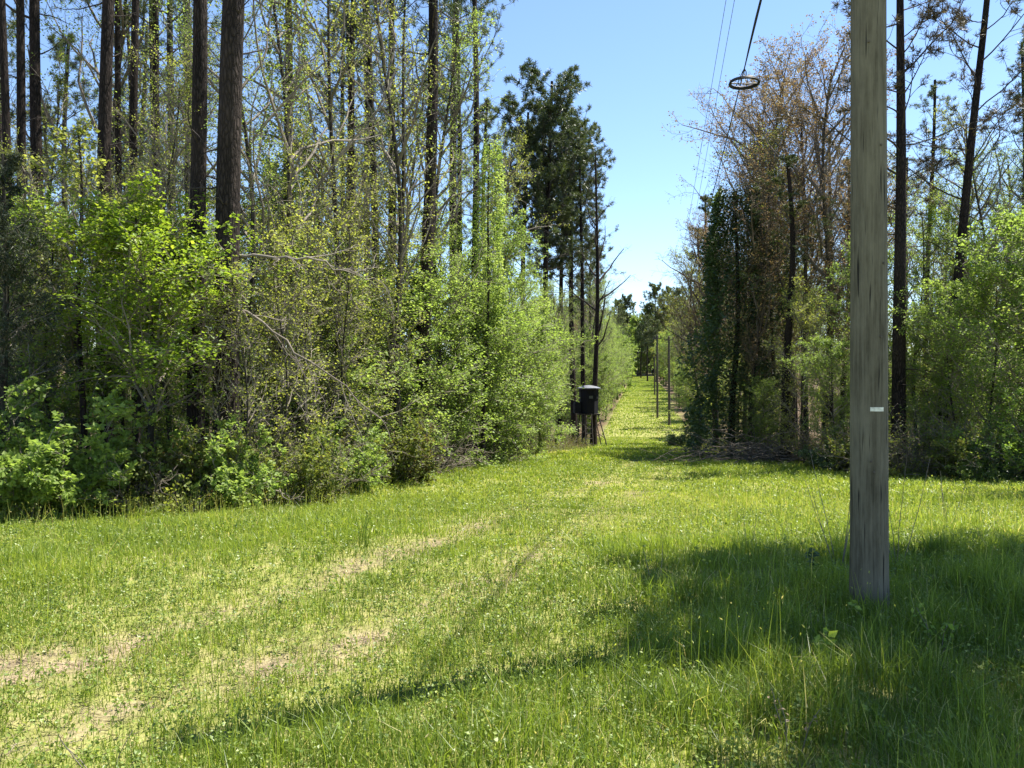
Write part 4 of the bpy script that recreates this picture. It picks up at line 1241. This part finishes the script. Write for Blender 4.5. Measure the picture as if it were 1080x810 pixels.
def dead_branch(seed, pts, r, name, label, nside=8, L=1.4, mat_='dead', cat='branch'):
    rng = np.random.default_rng(seed)
    P = np.array(pts, float); o = P[0].copy(); P = P - o
    # resample
    t = np.linspace(0, len(P) - 1, 16); i = np.minimum(t.astype(int), len(P) - 2); f = (t - i)[:, None]
    P = P[i] * (1 - f) + P[i + 1] * f; P[1:-1] += rng.normal(size=(14, 3)) * .03
    root = empty(name, tuple(o), label, cat)
    V, Q = tubes(P[None], np.array([r]), np.array([r * .25]), 7)
    link('limb', mesh_np('limb', V, Q, M[mat_], smooth=True), root)
    B = Bag(); p, d, l2, _ = spawn(rng, P[None], nside, .25, 1, 48, np.array([1.]), L, .4); B2 = grow(rng, p, d, l2, 5, .2, 0)
    B.add(*tubes(B2, np.full(len(l2), r * .35), np.full(len(l2), .004), 4))
    p, d, l3, _ = spawn(rng, B2, 5, .2, 1, 50, l2, .45); B3 = grow(rng, p, d, l3, 4, .25, 0)
    B.add(*tubes(B3, np.full(len(l3), .006), np.full(len(l3), .003), 3))
    link('twigs', B.mesh('twigs', M[mat_]), root)
    return root


def gp(px, Y, h):
    x, y = at(px, Y); return (x, y, float(ground_z(x, y)) + h)


def hz(py, Y): return CAM_Z - (py - HORIZON) / F * Y - float(g_of(Y))


dead_branch(1, [gp(236, 12.2, hz(335, 12.2)), gp(262, 12.0, hz(328, 12)), gp(330, 12, hz(385, 12)), gp(405, 12.6, hz(445, 12.6))], .028, 'fallen_limb',
            'pale broken limb arching out of the left wood and down to the right', 10, 1.3)
dead_branch(2, [gp(250, 12.6, hz(270, 12.6)), gp(330, 12.4, hz(275, 12.4)), gp(405, 12.9, hz(300, 12.9))], .03, 'bare_limb', 'thin bare limb stretching right above the pale broken limb', 9, 1.1, 'twig')
dead_branch(3, [gp(262, 11.9, 0), gp(290, 11.8, .35), gp(312, 11.7, .02)], .02, 'dead_branch', 'short dead branch lying on the grass at the left wood edge', 4, .5)
dead_branch(4, [gp(762, 36, .25), gp(800, 34, .35), gp(850, 32, .3)], .08, 'fallen_log', 'fallen log lying in front of the ivy covered trunk', 7, 1.6)
dead_branch(7, [gp(352, 13.5, 0), gp(333, 13.3, 1.2), gp(356, 13.4, 2.2)], .022, 'dead_branch', 'thin dark leaning dead stem among the dry tangles', 5, .7, 'pine_twig')
root = empty('brush_pile', gp(842, 26.8, 0), 'grey brown heap of cut branches at the foot of the right wood', 'brush pile')
B = Bag(); n = 700
st = np.stack([rng.normal(size=n) * 1.7, rng.normal(size=n) * 1.0, np.abs(rng.normal(size=n)) * .38], -1)
P = grow(rng, st, rng.normal(size=(n, 3)) * np.array([1, .8, .22]), rng.uniform(.6, 2.2, n), 4, .18, 0)
P[..., 2] = np.maximum(P[..., 2], .02)
B.add(*tubes(P, rng.uniform(.008, .028, n), np.full(n, .004), 4))
link('branches', B.mesh('branches', M['redtwig']), root)

# ------------------------------------------------------------------ single plants in the clearing
def stalk_plant(px, py, h, seed, label, name='weed_plant', leaf='fresh', n=1, nl=14, size=.05, spread=.1, curve=.1, r=.003, stemm='twig', cat='plant', L=None):
    rng = np.random.default_rng(seed); Y = ground_Y(py); x, y = at(px, Y)
    root = empty(name, (x, y, float(ground_z(x, y))), label, cat)
    a = rng.uniform(0, 6.28, n)
    st = np.stack([np.cos(a) * .03, np.sin(a) * .03, np.full(n, -.02)], -1)
    d = np.stack([np.cos(a) * spread, np.sin(a) * spread, np.ones(n)], -1)
    P = grow(rng, st, d, h * rng.uniform(.7, 1.05, n), 8, curve, 0)
    B = Bag(); B.add(*tubes(P, np.full(n, r), np.full(n, r * .5), 5))
    link('stem', B.mesh('stem', M[stemm]), root)
    if nl:
        pos, dirs = along(rng, P, nl, .25, 1, .012); dirs = rdir(rng, len(pos)) * np.array([1, 1, .3])
        V, Q = leaves(rng, pos, size, .3, .8, .05, dirs); C = Bag(); C.add(V, Q, clump_v(rng, pos, 3)); link('leaves', C.mesh('leaves', M[leaf]), root)
    return root


stalk_plant(857, 607, .26, 1, 'dark upright leafy weed standing against bright grass left of the utility pole', leaf='ivy', nl=26, size=.055, spread=.03)
stalk_plant(868, 705, .30, 2, 'backlit leafy weed in the shade in front of the utility pole', leaf='fresh', nl=20, size=.06, spread=.04)
stalk_plant(918, 662, .2, 3, 'small broad leaved plant growing against the foot of the utility pole', leaf='fresh', n=5, nl=6, size=.05, spread=.5)
stalk_plant(383, 578, .34, 4, 'single dark grass tuft sticking up from the meadow left of the ruts', 'grass_tuft', 'fresh', n=9, nl=0, spread=.12, r=.006, stemm='grass')
stalk_plant(885, 600, 1.0, 5, 'thin dry stems leaning left beside the utility pole', 'dry_stems', n=6, nl=0, spread=.3, curve=.03, r=.0035)
stalk_plant(948, 600, 1.0, 6, 'thin dry stems leaning right beside the utility pole', 'dry_stems', n=7, nl=0, spread=.28, curve=.03, r=.0035)
stalk_plant(790, 585, .5, 7, 'lone thin dry stem left of the dark upright weed', 'dry_stems', n=2, nl=0, spread=.1, curve=.03, r=.003)
stalk_plant(690, 620, .42, 8, 'pair of thin dry stems in the meadow centre', 'dry_stems', n=2, nl=0, spread=.1, curve=.03, r=.003)
stalk_plant(838, 800, .3, 9, 'dead weed with pale curled leaves in the near grass', 'dead_weed', 'dry', n=3, nl=5, size=.03, spread=.2)
stalk_plant(985, 690, .3, 10, 'leafy weed right of the utility pole in the shade', leaf='fresh', n=4, nl=9, size=.045, spread=.4)
stalk_plant(105, 822, .28, 11, 'forked bare twig sticking up in the near left corner', 'bare_twig', n=3, nl=0, spread=.45, curve=.12, r=.003)
stalk_plant(1000, 560, .8, 12, 'dry stems at the right edge of the pole shadow', 'dry_stems', n=4, nl=0, spread=.2, curve=.04, r=.003)
